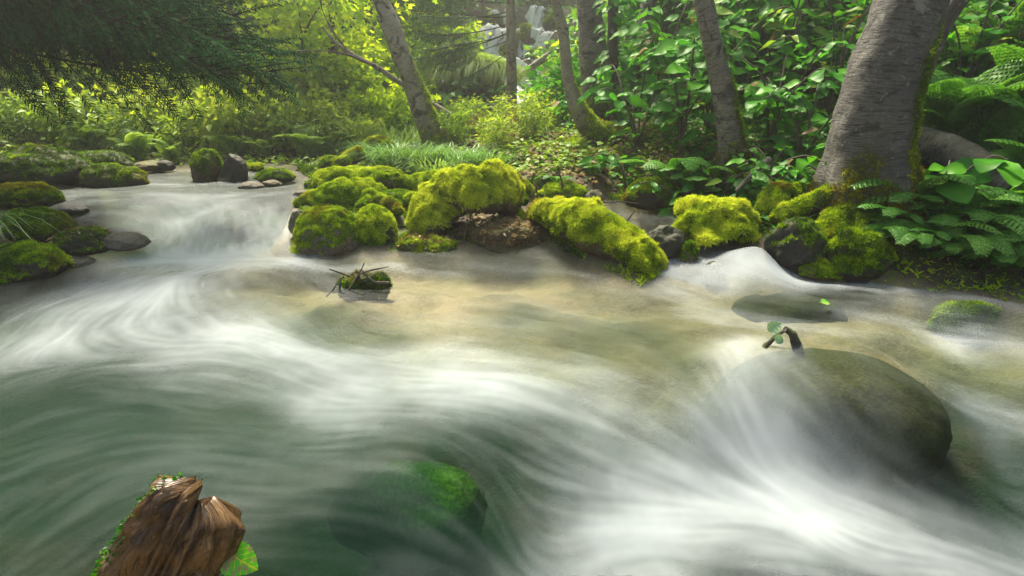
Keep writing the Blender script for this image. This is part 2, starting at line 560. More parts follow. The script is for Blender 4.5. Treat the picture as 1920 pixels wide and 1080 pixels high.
def stream_sd(Q):
    """signed distance to the stream outline, negative inside; and height of the nearest shore point"""
    Q = np.asarray(Q, float).reshape(-1, 2)
    best = np.full(len(Q), 1e9)
    inside = np.zeros(len(Q), bool)
    n = len(poly)
    for i in range(n):
        a, b = poly[i], poly[(i + 1) % n]
        ab = b - a
        t = np.clip(((Q - a) @ ab) / (ab @ ab), 0, 1)
        d = np.linalg.norm(Q - (a + t[:, None] * ab), axis=1)
        best = np.minimum(best, d)
        c = (a[1] > Q[:, 1]) != (b[1] > Q[:, 1])
        xi = a[0] + (Q[:, 1] - a[1]) / (b[1] - a[1] + 1e-12) * ab[0]
        inside ^= c & (Q[:, 0] < xi)
    return np.where(inside, -best, best)


LAND_PX = [(900, 320, 7.2), (830, 278, 8.5), (760, 300, 8), (1000, 345, 6.3), (1130, 265, 7.6), (1250, 330, 6.2), (1380, 330, 6.0), (1480, 330, 5.6),
           (1630, 395, 4.8), (1750, 450, 4.6), (1850, 460, 4.5), (1500, 430, 4.9), (1400, 380, 5.4), (1100, 345, 6.3), (700, 330, 7.2), (640, 400, 5.9), (850, 400, 5.9), (700, 440, 5.5),
           (950, 430, 5.6), (1250, 355, 5.9), (900, 372, 6.2)]
LAND_XYZ = [(-6.8, 9.2, .55), (-4.5, 9, .5), (-2.5, 9, .5), (-9, 11, .9), (-5, 11, .8), (-2, 11, .8), (0, 12, .95), (1.5, 10, 1.1), (-6, 14, 2.0), (-3, 14, 1.3), (0.5, 15, 1.2), (2, 15.2, 1.3), (-10, 14, 3.0),
            (4, 7, 1.15), (6, 6, 1.4), (5.5, 4.6, .7), (7.5, 4, .8), (4, 10, 2.0), (7, 9, 2.6), (10, 10, 4), (12, 5, 2.5), (5, 14, 4.2), (-6, 5.4, .6), (-5.2, 4.4, .3), (-6.3, 3.5, .35), (-8, 7, .7), (-11, 6, 1.5), (-12, 0, 1.2), (12, 0, 1.2),
            (-8, 18, 5), (-3, 18, 3.6), (3, 19, 5), (0, 19, 4.2), (8, 18, 7), (0, 26, 9), (-12, 26, 10), (12, 26, 11), (-20, 15, 8), (20, 15, 9), (0, 40, 14), (-25, 40, 15), (25, 40, 15), (30, 0, 4), (-30, 0, 4), (0, -6, .6), (-10, -10, 1), (10, -10, 1), (30, -30, 3), (-30, -30, 3)]
lp = [P(x, y, Y=Y) for x, y, Y in LAND_PX] + [np.array(q, float) for q in LAND_XYZ] + [p + [0, 0, 0.02] for p in shore]
lp = np.array(lp)
L_FIT = tps_fit(lp[:, :2], lp[:, 2], 0.01)


def depth_field(Q, W):
    """depth of the stream bed below the surface"""
    Q = np.asarray(Q, float)
    dp = 0.16 + 0.05 * fbm(Q * 1.7, 3, 31)
    for x, y, r, a in DEEP:
        dp = dp + a * np.exp(-((Q[:, 0] - x) ** 2 + (Q[:, 1] - y) ** 2) / (r * r))
    return np.maximum(dp, 0.05)


DEEP = []
WEED = []
for px, py, rx, ry, a in ((975, 600, .34, .22, .9), (930, 565, .22, .10, .7), (1190, 615, .55, .20, .95), (1100, 640, .3, .14, .7), (615, 600, .32, .16, .85), (730, 635, .22, .12, .7), (1090, 522, .36, .13, .75), (1010, 515, .22, .08, .6), (1230, 570, .3, .12, .6),
                          (1270, 680, .25, .2, .8), (1150, 700, .25, .15, .5), (850, 520, .25, .08, .35), (1060, 560, .2, .08, .5), (800, 560, .3, .06, .3), (1700, 860, .5, .4, .95), (1800, 900, .5, .3, .9), (1500, 850, .3, .3, .7)):
    q = on_water(px, py)
    q = P(px, py, z=q[2] - .15)
    WEED.append((q[0], q[1], rx * 1.2, ry * 1.9, min(1, a * 1.15)))
for px, py, r, a in ((300, 760, .9, .45), (80, 640, .7, .35), (600, 780, .6, .35), (950, 760, .45, .25), (100, 950, .6, .3), (1450, 980, .6, .3), (1150, 900, .35, .25),
                     (900, 1000, .3, .2), (250, 350, 1.6, .28), (470, 350, 1.2, .25), (400, 385, .6, .2), (1850, 720, .5, .2), (800, 540, .7, -.07), (1000, 570, .5, -.05), (200, 560, .5, .2), (700, 880, .5, .2), (560, 620, .35, .15), (1720, 850, .5, .4), (1600, 800, .5, .3), (1850, 880, .4, .3), (120, 990, .4, -.30), (600, 1040, .3, .1), (760, 1080, .4, .2), (675, 548, .3, -.10)):
    q = on_water(px, py)
    DEEP.append((q[0], q[1], r, a))


def weed_field(Q):
    Qw = Q + 0.06 * np.column_stack([fbm(Q * 4, 3, 15), fbm(Q * 4, 3, 16)])
    w = np.zeros(len(Q))
    for x, y, rx, ry, a in WEED:
        w = 1 - (1 - w) * (1 - a * np.exp(-(((Qw[:, 0] - x) / rx) ** 2 + ((Qw[:, 1] - y) / ry) ** 2) * 1.3))
    return w


def land_z(Q):
    Q = np.asarray(Q, float).reshape(-1, 2)
    sd = stream_sd(Q)
    L = tps_eval(L_FIT, Q)
    far = sstep(7, 14, Q[:, 1])
    L = L + fbm(Q * 1.6, 4, 3) * 0.05 + fbm(Q * 0.5, 3, 4) * 0.35 * far + fbm(Q * 6, 3, 9) * 0.02
    cl = np.exp(-((Q[:, 0] - 1.0) / 3.2) ** 4) * sstep(14.6, 15.4, Q[:, 1]) * sstep(22, 20, Q[:, 1])
    fr = L / 0.8 + 0.3 * vnoise(Q * 0.9, 41)
    fl = np.floor(fr)
    L = L + cl * 0.8 * (fl + sstep(0.25, 0.75, fr - fl) - fr)
    Qc = np.clip(Q, [-7.5, 0.5], [7, 9.5])
    W = water_z(Qc)
    bed = W - (depth_field(Qc, W) - 0.05 * weed_field(Qc)) * sstep(0.0, 0.28, -sd) - 0.03
    rough = 0.035 * fbm(Q * 5.0, 3, 12) * sstep(0, 0.4, -sd)
    w = sstep(-0.04, 0.10, sd)
    return (bed + rough) * (1 - w) + np.maximum(L, np.where(sd < 0.6, bed + 0.05, -9)) * w, sd, W


def ground_at(x, y):
    return float(land_z(np.array([[x, y]]))[0][0])


def build_ground():
    u = np.linspace(-1, 1, 420)
    gx = 4.2 * np.sinh(u * 2.65) / math.sinh(2.65) * 9.5
    v = np.linspace(-1, 1, 460)
    gy = 4.5 + np.sinh(v * 2.7) / math.sinh(2.7) * 28
    X, Y = np.meshgrid(gx, gy)
    Q = np.column_stack([X.ravel(), Y.ravel()])
    Z, sd, W = land_z(Q)
    n, m = X.shape
    i, j = np.meshgrid(np.arange(n - 1), np.arange(m - 1), indexing='ij')
    a = i * m + j
    F = np.stack([a, a + 1, a + m + 1, a + m], -1).reshape(-1, 4)
    bed = sstep(0.10, -0.02, sd)
    dep = np.clip(W - Z, 0, 1)
    deep = sstep(0.22, 0.36, dep) * bed
    me = mesh_np('ground', np.column_stack([Q, Z]), F, MAT['ground'], {'bed': bed, 'deep': deep, 'weed': weed_field(Q)})
    add('ground', me, kind='structure')


build_ground()

# foam trails: photo path of each current, half width (m), strength
FOAM = [
    ([(300, 385), (320, 430), (310, 475)], .24, .52), ([(420, 380), (415, 430), (400, 478)], .25, .52), ([(740, 505), (760, 515), (830, 520)], .04, .3), ([(520, 395), (510, 440), (520, 475)], .10, .35),
    ([(535, 430), (530, 470)], .06, .6),
    ([(220, 498), (330, 488), (430, 487), (545, 484)], .13, .72), ([(430, 500), (300, 540), (180, 590), (90, 640)], .26, .56), ([(300, 500), (230, 530), (150, 560)], .2, .35),
    ([(320, 520), (350, 570), (400, 620)], .26, .5), ([(545, 490), (640, 500), (740, 498)], .07, .35), ([(250, 560), (180, 620)], .15, .3),
    ([(340, 590), (480, 640), (620, 678), (760, 702), (900, 692), (1010, 715), (1100, 760)], .12, .38),
    ([(480, 655), (700, 730), (900, 735)], .14, .32), ([(700, 745), (950, 770), (1150, 840), (1330, 930)], .14, .26),
    ([(850, 690), (1000, 700), (1200, 760), (1330, 840)], .14, .30), ([(120, 610), (260, 650), (420, 640)], .14, .30),
    ([(110, 374), (260, 372), (420, 368), (540, 362)], .07, .26), ([(300, 352), (420, 342), (540, 348)], .07, .2), ([(440, 330), (520, 326), (570, 322)], .07, .25),
    ([(200, 335), (260, 345), (330, 345)], .08, .35), ([(80, 395), (240, 404), (330, 398)], .07, .25), ([(170, 480), (260, 470)], .08, .25),
    ([(1365, 660), (1390, 760), (1430, 860), (1470, 930), (1540, 1000)], .12, .80), ([(1440, 740), (1530, 850), (1650, 950), (1800, 1010), (1930, 1040)], .20, .62),
    ([(1400, 900), (1480, 920), (1580, 940)], .16, .55), ([(1380, 650), (1420, 700), (1500, 780)], .08, .35),
    ([(1020, 1090), (1150, 1020), (1280, 985), (1400, 975)], .13, .62), ([(1250, 1060), (1500, 1060), (1750, 1080)], .2, .35), ([(1050, 960), (1200, 960)], .12, .2),
    ([(1250, 545), (1340, 590), (1420, 605), (1540, 610)], .10, .35), ([(1280, 595), (1300, 590), (1340, 600)], .06, .25), ([(1620, 592), (1720, 620), (1800, 640)], .08, .36),
    ([(1790, 650), (1850, 645), (1930, 655)], .10, .5), ([(1730, 735), (1830, 760), (1930, 795)], .09, .5), ([(1780, 800), (1900, 830)], .08, .15),
    ([(1395, 500), (1480, 528), (1620, 540), (1780, 552), (1930, 580)], .06, .62), ([(1240, 490), (1290, 508), (1370, 525), (1480, 540)], .10, .58),
    ([(1390, 465), (1425, 475), (1450, 505)], .15, .95), ([(1420, 480), (1470, 515), (1500, 530)], .10, .7), ([(1195, 432), (1215, 470), (1240, 492)], .05, .4), ([(1300, 440), (1340, 480), (1380, 510)], .09, .6),
    ([(560, 500), (600, 530), (640, 560)], .08, .2), ([(740, 505), (800, 520), (880, 522)], .05, .22), ([(900, 500), (1050, 510), (1150, 530)], .08, .12),
]
FOAM_GAIN = 0.70
FLOW = [
    [(400, 380), (400, 480), (330, 560), (420, 630), (620, 680), (900, 700), (1150, 790), (1400, 930)], [(150, 650), (300, 760), (600, 800), (850, 790), (1050, 860), (1200, 980), (1300, 1060)],
    [(560, 500), (760, 500), (1000, 500), (1200, 540), (1300, 570)], [(620, 560), (900, 570), (1200, 620), (1330, 640)], [(580, 580), (660, 650), (900, 680)],
    [(1370, 650), (1400, 780), (1450, 900), (1560, 1040)], [(1500, 660), (1600, 780), (1800, 950), (1920, 1020)], [(1650, 670), (1750, 800), (1850, 900)],
    [(1250, 560), (1500, 600), (1750, 640), (1920, 680)], [(1500, 530), (1920, 570)], [(1600, 640), (1750, 720), (1920, 790)], [(100, 370), (350, 372), (600, 375)], [(250, 345), (450, 340), (580, 335)],
    [(480, 385), (490, 470)], [(330, 395), (300, 470)], [(50, 900), (300, 850), (550, 870)], [(560, 810), (760, 800), (900, 860), (960, 960), (1000, 1080)], [(0, 1000), (150, 900)], [(0, 760), (150, 700), (300, 690)],
    [(1190, 400), (1220, 490), (1330, 540)], [(1300, 440), (1440, 520), (1600, 560)], [(400, 500), (250, 560), (100, 640)], [(500, 1000), (700, 1010), (850, 1080)], [(1050, 1080), (1250, 1000), (1500, 980)],
]


def build_water():
    rows, cols = 600, 720
    phi = np.radians(np.linspace(5.2, 70.0, rows))
    yy = CAM_H / np.tan(phi)
    yy = np.clip(yy, 0.3, 12.5)[::-1]
    s = np.linspace(-1.25, 1.35, cols)
    X = s[None, :] * (yy[:, None] + 0.5)
    Y = np.repeat(yy[:, None], cols, 1)
    Q = np.column_stack([X.ravel(), Y.ravel()])
    sd = stream_sd(Q)
    W = water_z(np.clip(Q, [-7.5, 0.5], [7, 9.5]))
    W = W - 0.5 * np.maximum(sd - 0.03, 0)
    hl, _, _ = land_z(Q)
    dep = np.clip(W - hl, 0, 1)
    for px, py, r_ in ((1600, 720, .45), (1740, 780, .30), (860, 900, .12)):
        c_ = on_water(px, py)
        dep *= 1 - .92 * np.exp(-((Q - c_[:2]) ** 2).sum(1) / (r_ * r_))
    # current direction
    gp, gd = [], []
    for path in FLOW + [f[0] for f in FOAM]:
        w = np.array([on_water(*q)[:2] for q in path])
        w = spline(w, 12)
        gp.append(w)
        gd.append(norm(np.gradient(w, axis=0)))
    gp, gd = np.concatenate(gp), np.concatenate(gd)
    cg = np.stack(np.meshgrid(np.linspace(-8, 8, 200), np.linspace(0, 13, 170), indexing='ij'), -1).reshape(-1, 2)
    D = np.zeros((len(cg), 2))
    for c in range(0, len(cg), 4000):
        d2 = ((cg[c:c + 4000, None] - gp[None]) ** 2).sum(-1)
        ww = 1 / (d2 + 0.01) ** 2
        D[c:c + 4000] = ww @ gd
    D = norm(D).reshape(200, 170, 2)

    def dirs(q):
        fx = np.clip((q[:, 0] + 8) / 16 * 199, 0, 198.999)
        fy = np.clip(q[:, 1] / 13 * 169, 0, 168.999)
        i, j = fx.astype(int), fy.astype(int)
        a, b = (fx - i)[:, None], (fy - j)[:, None]
        return norm(D[i, j] * (1 - a) * (1 - b) + D[i + 1, j] * a * (1 - b) + D[i, j + 1] * (1 - a) * b + D[i + 1, j + 1] * a * b)

    T = 1024
    tex = RNG.random((T, T)).astype(np.float32)

    def samp(q, cell):
        f = q / cell
        i = np.floor(f).astype(np.int64)
        r = f - i
        x0, y0 = i[:, 0] % T, i[:, 1] % T
        x1, y1 = (x0 + 1) % T, (y0 + 1) % T
        a, b = r[:, 0], r[:, 1]
        return tex[x0, y0] * (1 - a) * (1 - b) + tex[x1, y0] * a * (1 - b) + tex[x0, y1] * (1 - a) * b + tex[x1, y1] * a * b

    acc1, acc2, acc3, wsum, w1, w2 = np.zeros(len(Q)), np.zeros(len(Q)), np.zeros(len(Q)), 0.0, 0.0, 0.0
    pos_s = [Q.copy(), Q.copy()]
    for k in range(40):
        wgt = 1 - (k / 40) ** 2
        for si, sg in enumerate((1, -1)):
            if k == 0 and si == 1:
                continue
            q = pos_s[si]
            if k < 18:
                acc1 += (1 - k / 18) * samp(q, 0.06)
                w1 += 1 - k / 18
            if k < 13:
                acc2 += (1 - k / 13) * samp(q + 31.7, 0.026)
                w2 += 1 - k / 13
            acc3 += wgt * samp(q + 11.3, 0.21)
            wsum += wgt
            pos_s[si] = q + sg * dirs(q) * 0.015
    streak = acc1 / w1
    fine = acc2 / w2
    streak = np.clip(0.5 + (streak - streak.mean()) / streak.std() * 0.2, 0, 1)
    fine = np.clip(0.5 + (fine - fine.mean()) / fine.std() * 0.2, 0, 1)
    broad = acc3 / wsum
    broad = np.clip(0.5 + (broad - broad.mean()) / broad.std() * 0.12 + 0.16 * fbm(Q * 3.0, 4, 91), 0, 1)
    # foam
    foam = np.zeros(len(Q))
    Qw = Q + 0.10 * np.column_stack([fbm(Q * 2.2, 4, 5), fbm(Q * 2.2, 4, 6)])
    for path, wd, a in FOAM:
        wd *= 1.75
        w = np.array([on_water(*q)[:2] for q in path])
        w = spline(w, max(8, 6 * len(path)))
        lo, hi = w.min(0) - 3 * wd, w.max(0) + 3 * wd
        idx = np.where(np.all((Qw > lo) & (Qw < hi), axis=1))[0]
        q = Qw[idx]
        best = np.full(len(idx), 1e9)
        for i in range(len(w) - 1):
            ab = w[i + 1] - w[i]
            t = np.clip(((q - w[i]) @ ab) / (ab @ ab + 1e-9), 0, 1)
            best = np.minimum(best, ((q - w[i] - t[:, None] * ab) ** 2).sum(1))
        val = FOAM_GAIN * a * np.exp(-best / (wd * wd))
        foam[idx] = 1 - (1 - foam[idx]) * (1 - val)
    foam *= 0.5 + 0.95 * broad
    foam = np.clip((foam - .03) / .97, 0, 1)
    mist = fbm(Q * 0.9, 3, 77)
    veil = (0.07 + 0.08 * mist) * np.clip(1.6 * broad - .25, 0, 1.4)
    foam = 1 - (1 - foam) * (1 - np.clip(veil, 0, 1))
    for px, py, r, a in CLEAR:
        c = on_water(px, py)
        foam *= 1 - a * np.exp(-((Q - c[:2]) ** 2).sum(1) / (r * r))
    Z = W + 0.006 * (streak - 0.5) + 0.008 * fbm(Q * 2.0, 2, 8) * sstep(0, 0.3, -sd)
    V = np.column_stack([Q, Z])
    i, j = np.meshgrid(np.arange(rows - 1), np.arange(cols - 1), indexing='ij')
    a = i * cols + j
    F = np.stack([a, a + 1, a + cols + 1, a + cols], -1).reshape(-1, 4)
    keep = (sd[F] < 0.16).all(1)
    F = F[keep]
    used = np.zeros(len(V), bool)
    used[F] = True
    remap = np.cumsum(used) - 1
    me = mesh_np('water', V[used], remap[F], MAT['water'], {'foam': foam[used], 'streak': streak[used], 'fine': fine[used], 'depth': dep[used]})
    add('water', me, kind='structure')


CLEAR = [(120, 1000, .35, .7), (600, 1030, .3, .7), (230, 790, .5, .35), (50, 760, .6, .5), (150, 950, .5, .5), (850, 530, .55, .7), (1050, 560, .5, .6), (1200, 620, .35, .7), (1000, 640, .3, .5), (840, 880, .16, .7), (900, 960, .2, .6), (1600, 700, .34, .95), (1740, 770, .26, .95), (1550, 660, .15, .8),
         (650, 1000, .25, .8), (1300, 700, .2, .5), (470, 540, .10, .8), (620, 600, .2, .6), (1500, 585, .32, .95), (1830, 580, .2, .9), (1830, 870, .25, .8), (450, 450, .08, .5)]
build_water()

# ------------------------------------------------------------------ rocks, mossy logs
_ico = {}


def icosphere(sub):
    if sub not in _ico:
        bm = bmesh.new()
        bmesh.ops.create_icosphere(bm, subdivisions=sub, radius=1.0)
        V = np.array([v.co[:] for v in bm.verts])
        F = np.array([[v.index for v in f.verts] for f in bm.faces])
        bm.free()
        _ico[sub] = (V, F)
    return _ico[sub]


def vnormals(V, F):
    n = np.cross(V[F[:, 1]] - V[F[:, 0]], V[F[:, 2]] - V[F[:, 0]])
    N = np.zeros_like(V)
    for k in range(3):
        np.add.at(N, F[:, k], n)
    return norm(N)


def moss_tufts(V, F, N, mask, count, length, seed, tint0=0.55, tint_amp=0.55, brown=None, per=3, wide=0.30):
    """short curved moss leaves standing on a surface (V, F); returns V, F, attrs"""
    r = np.random.default_rng(seed)
    tri = V[F]
    area = 0.5 * np.linalg.norm(np.cross(tri[:, 1] - tri[:, 0], tri[:, 2] - tri[:, 0]), axis=1)
    w = area * mask[F].mean(1)
    if w.sum() <= 0:
        return None
    f = r.choice(len(F), count, p=w / w.sum())
    u, v = r.random(count), r.random(count)
    sw = u + v > 1
    u[sw], v[sw] = 1 - u[sw], 1 - v[sw]
    p = tri[f, 0] + u[:, None] * (tri[f, 1] - tri[f, 0]) + v[:, None] * (tri[f, 2] - tri[f, 0])
    n = norm(N[F[f]].mean(1))
    lump = fbm(p * 16, 3, seed) * 0.6
    patch = fbm(p * 3.2, 3, seed + 5) * 0.5
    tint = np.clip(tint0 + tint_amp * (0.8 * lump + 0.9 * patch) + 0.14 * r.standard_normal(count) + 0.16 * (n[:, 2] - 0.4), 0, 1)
    br = np.clip(1.3 * fbm(p * 3.1 + seed, 3, seed + 21) - .55, 0, .65) if brown is None else np.clip(brown(p) + 0.15 * r.standard_normal(count), 0, 1)
    Ls = length * (0.6 + 0.8 * r.random(count)) * (1 + 0.5 * lump)
    p = p + n * (lump * length * 0.5)[:, None]
    Vs, Fs, T, B = [], [], [], []
    off = 0
    for k in range(per):
        side = norm(np.cross(n, norm(r.standard_normal((count, 3)))))
        tip = norm(n + side * (0.9 + 0.8 * r.random((count, 1))) + np.array([0, 0, -0.15]))
        wv = norm(np.cross(tip, n)) * (Ls * wide * 0.5)[:, None]
        a = p - wv - n * (0.2 * Ls)[:, None]
        b = p + wv - n * (0.2 * Ls)[:, None]
        c = p + tip * Ls[:, None]
        Vs.append(np.stack([a, b, c], 1).reshape(-1, 3))
        Fs.append(np.arange(count * 3).reshape(-1, 3) + off)
        off += count * 3
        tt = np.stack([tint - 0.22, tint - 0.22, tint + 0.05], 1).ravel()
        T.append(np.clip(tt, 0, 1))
        B.append(np.repeat(br, 3))
    return np.concatenate(Vs), np.concatenate(Fs), {'tint': np.concatenate(T), 'brown': np.concatenate(B)}


def add_moss(parent, V, F, mask, density, length, seed, **kw):
    N = vnormals(V, F)
    tri = V[F]
    area = 0.5 * np.linalg.norm(np.cross(tri[:, 1] - tri[:, 0], tri[:, 2] - tri[:, 0]), axis=1)
    cnt = int(min(30000, density * (area * mask[F].mean(1)).sum()))
    if cnt < 10:
        return
    res = moss_tufts(V, F, N, mask, cnt, length, seed, **kw)
    if res:
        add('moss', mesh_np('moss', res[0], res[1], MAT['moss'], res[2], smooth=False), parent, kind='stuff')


def rock(name, label, box, z=None, mat='rock_dark', moss=0.0, seed=0, rotz=0.0, deep=0.8, angular=0.0, rough=0.10, tint=0.5, lean=0.0, Y=None, sink=0.25, length=0.022,
         density=26000, brown=None, cat='rock', hscale=0.85, group=None, sub=5, low=-0.2, bot=0.6, fine=None, patch=None):
    """rock filling the photo box (x0, y0, x1, y1) whose foot stands at height z"""
    x0, y0, x1, y1 = box
    foot = P((x0 + x1) / 2, y1, Y=Y) if Y is not None else P((x0 + x1) / 2, y1, z=z)
    dd = depth_of(foot)
    w = (x1 - x0) / FPX * dd
    h = (y1 - y0) / FPX * dd * hscale
    l = w * deep
    V, F = icosphere(sub)
    V = V.copy()
    r = np.random.default_rng(seed + 100)
    if angular:
        for _ in range(9):
            n = norm(r.standard_normal(3))
            d = 0.62 + 0.2 * r.random()
            over = np.maximum(V @ n - d, 0)
            V -= over[:, None] * n * angular
    V *= (1 + rough * fbm(V * 1.7 + seed * 3.1, 4, seed))[:, None]
    V *= (1 + (fine if fine is not None else (0.05 if moss > .5 else 0.025)) * fbm(V * 7 + seed, 4, seed + 1))[:, None]
    V = V / np.abs(V[:, 0]).max()
    zmax = V[:, 2].max()
    V[:, 2] /= zmax
    low_ = V[:, 2] < 0
    if bot > 1:      # foot of a stone in the stream spreads towards the bed
        V[low_, :2] *= (1 - .55 * V[low_, 2])[:, None]
    V[low_, 2] *= bot
    V *= np.array([w / 2, l / 2, h * (1 - sink) + 0.0])
    V[:, 2] = np.where(low_, V[:, 2] - h * 0.0, V[:, 2])
    c, s_ = math.cos(rotz), math.sin(rotz)
    V[:, 0] += lean * V[:, 2]
    root = thing(name, label, cat, loc=(foot[0], foot[1] + l * 0.42, foot[2] + h * sink), rotz=rotz, group=group)
    N = vnormals(V, F)
    mask = sstep(low, 0.45, N[:, 2] + 0.35 * fbm(V * 6, 3, seed + 9)) * moss
    if patch is not None:
        c_ = np.array(patch[:3]) * np.array([w / 2, l / 2, h])
        mask = np.exp(-((V - c_) ** 2).sum(1) / (patch[3] * w) ** 2)
    mesh = mesh_np('stone', V, F, MAT[mat], {'moss': np.clip(mask * 1.3, 0, 1)})
    add('stone', mesh, root)
    if moss > 0.15:
        add_moss(root, V, F, np.where(mask > 0.3, mask, 0), density, length, seed, tint0=tint, brown=brown)
    return root


def mossy_log(name, label, pts, radii, seed=0, moss=1.0, mat='rock_brown', length=0.026, density=26000, bump=0.05, tint=0.6, brown=None, ns=40, n=60, bare=None, cat='log', low=-0.5, squash=1.0, smooth=False):
    """log through world points pts with radii; bare: function of points -> 0..1 where wood shows"""
    pts = np.asarray(pts, float)
    c = pts.mean(0)
    pr = spline(np.column_stack([pts - c, radii]), n)
    path, rad = pr[:, :3], np.maximum(pr[:, 3], 0.004)
    e = np.linspace(0, 1, n)
    rad = rad * np.minimum(1, np.sqrt(np.clip(np.minimum(e, 1 - e) * 14 + 0.06, 0, 1)))
    V, F, uv, along = tube(path, rad, ns, bump, 3.2, seed)
    N = vnormals(V, F)
    V = V + N * (0.45 * bump * fbm(V * 13, 4, seed + 3))[:, None]
    mask = sstep(low, 0.3, N[:, 2] + 0.3 * fbm(V * 5, 3, seed + 9)) * moss
    if bare is not None:
        mask = mask * (1 - np.clip(bare(V + c), 0, 1))
    root = thing(name, label, cat, loc=tuple(c))
    add('wood', mesh_np('wood', V, F, MAT[mat], {'moss': np.clip(mask * 1.2, 0, 1)}, uv=uv), root)
    b2 = None if brown is None else (lambda p: brown(p + c))
    add_moss(root, V, F, np.where(mask > 0.25, mask, 0), density, length, seed, tint0=tint, brown=b2)
    return root


def blob(px, py, Y=None, z=None, r=0.3, amount=1.0):
    c = P(px, py, Y=Y, z=z)
    return lambda p: amount * np.exp(-((p - c) ** 2).sum(1) / (r * r))


# --- far left rocks at the head of the pool
rock('boulder', 'big dark rounded boulder at far left edge of the pool', (-70, 262, 140, 358), .30, 'rock_dark', .5, 1, deep=.8, tint=.10, density=14000, rough=.14)  # moss tint darkened to stand for the hemlock's shade
rock('boulder', 'low dark mossy boulder behind the brown wedge-shaped rock', (100, 280, 235, 320), .42, 'rock_dark', .45, 2, deep=.6, tint=.10, density=14000)  # hemlock shade put into the dark moss tint here too
rock('rock', 'brown wedge-shaped rock with mossy flank, its tail washed by the rapids', (128, 304, 268, 354), .31, 'rock_brown', .5, 3, deep=.55, tint=.18, density=16000, lean=-.15)
rock('boulder', 'upright mossy block left of the black angular stone', (352, 281, 414, 346), .31, 'rock_brown', .6, 4, deep=.9, angular=.8, tint=.25, density=16000, hscale=1.0)
rock('boulder', 'black angular stone with a sharp ridge standing in the rapids', (400, 291, 462, 348), .30, 'rock_dark', .08, 5, deep=.9, angular=1.0, rotz=.6, hscale=1.0, rough=.05)
rock('rock', 'small ochre rock at the foot of the ferns, left of the mossy block', (232, 300, 300, 320), .40, 'rock_brown', .3, 6, tint=.45)
rock('rock', 'small black rock tucked among ferns beside the ochre rock', (286, 299, 322, 319), .40, 'rock_dark', .2, 7, tint=.3)
rock('rock', 'small orange-topped rock behind the low black rock of the upper pool', (452, 305, 492, 320), .42, 'rock_brown', .8, 8, tint=.7)
rock('rock', 'low black wet rock with foam around it in the upper pool', (470, 316, 548, 342), .36, 'rock_dark', .5, 9, tint=.3, deep=.7)
rock('rock', 'flat grey wet stone half awash right of the angular stone', (438, 340, 490, 356), .31, 'rock_grey', .1, 10)
rock('rock', 'tiny brown stone beside the flat grey stone in the upper pool', (484, 337, 524, 350), .33, 'rock_brown', .1, 11)
rock('rock', 'grey stone with green moss cap at left end of the long mossy log', (566, 328, 622, 362), .30, 'rock_grey', .6, 12, tint=.5, deep=.7)
rock('rock', 'small grey pebbly stone below the left end of the long mossy log', (545, 355, 584, 372), .29, 'rock_grey', .1, 13)
# --- left edge
rock('boulder', 'rust-topped mossy boulder at left edge, upper of the three', (-60, 343, 78, 392), .28, 'rock_dark', .8, 14, tint=.18, deep=.8, brown=lambda p: 0.55 * sstep(.02, .2, p[:, 2]))
rock('boulder', 'green moss boulder at left edge, middle of the three', (-20, 388, 107, 458), .14, 'rock_dark', .95, 15, tint=.24, deep=.9)
rock('boulder', 'green moss boulder at left edge, lowest of the three, beside the grass', (-90, 456, 78, 536), .00, 'rock_dark', .95, 16, tint=.24, deep=.9)
LITTER_A = rock('rock', 'dark wet rubble rock beside the left mossy boulders', (66, 414, 206, 480), .08, 'rock_dark', .35, 17, tint=.25, rough=.2, deep=.7, hscale=.7)
rock('rock', 'rounded dark rock under a thin sheet of water left of the cascade', (175, 420, 262, 470), .10, 'rock_grey', .1, 18, rough=.1, hscale=.6)
rock('rock', 'small dark stone washed over by water below the left upper boulder', (90, 384, 150, 402), .27, 'rock_dark', .0, 19, hscale=.8)
rock('rock', 'flat brown stone at waterline under the dark wet rubble rock', (76, 486, 160, 504), .02, 'rock_grey', .1, 20, hscale=.8)
# --- moss island
rock('boulder', 'domed moss boulder at left end of the moss island beside the cascade', (540, 381, 670, 480), -.02, 'rock_grey', 1.0, 21, tint=.50, deep=.85, low=-.05, rough=.07, length=.02)
rock('boulder', 'round yellow-moss boulder right of the domed boulder', (658, 374, 742, 468), -.01, 'rock_dark', 1.0, 22, tint=.66, deep=.9, low=-.35, rough=.06)
rock('rock', 'grey gravelly rock face between cascade and domed boulder', (536, 388, 580, 440), .10, 'rock_grey', .2, 23, tint=.4)
mossy_log('mossy_root', 'low broad moss mound behind the domed boulders', [P(552, 384, z=.28), P(620, 372, z=.33), P(690, 362, z=.36), P(725, 358, z=.38)], [.05, .13, .14, .06], 24, tint=.55, squash=.6)
mossy_log('mossy_root', 'short moss hump between low mound and arched log', [P(668, 388, z=.32), P(700, 372, z=.35), P(730, 385, z=.30), P(750, 402, z=.24)], [.04, .10, .09, .05], 25, tint=.55)
mossy_log('mossy_log', 'long horizontal moss-covered log behind the moss island', [P(600, 352, z=.36), P(618, 340, z=.44), P(680, 337, z=.46), P(750, 342, z=.44), P(840, 346, z=.44)], [.08, .115, .115, .10, .10], 26, tint=.52)
mossy_log('mossy_log', 'short moss log stretching towards the arched log', [P(745, 382, z=.28), P(790, 374, z=.32), P(850, 378, z=.32)], [.06, .085, .07], 27, tint=.55)
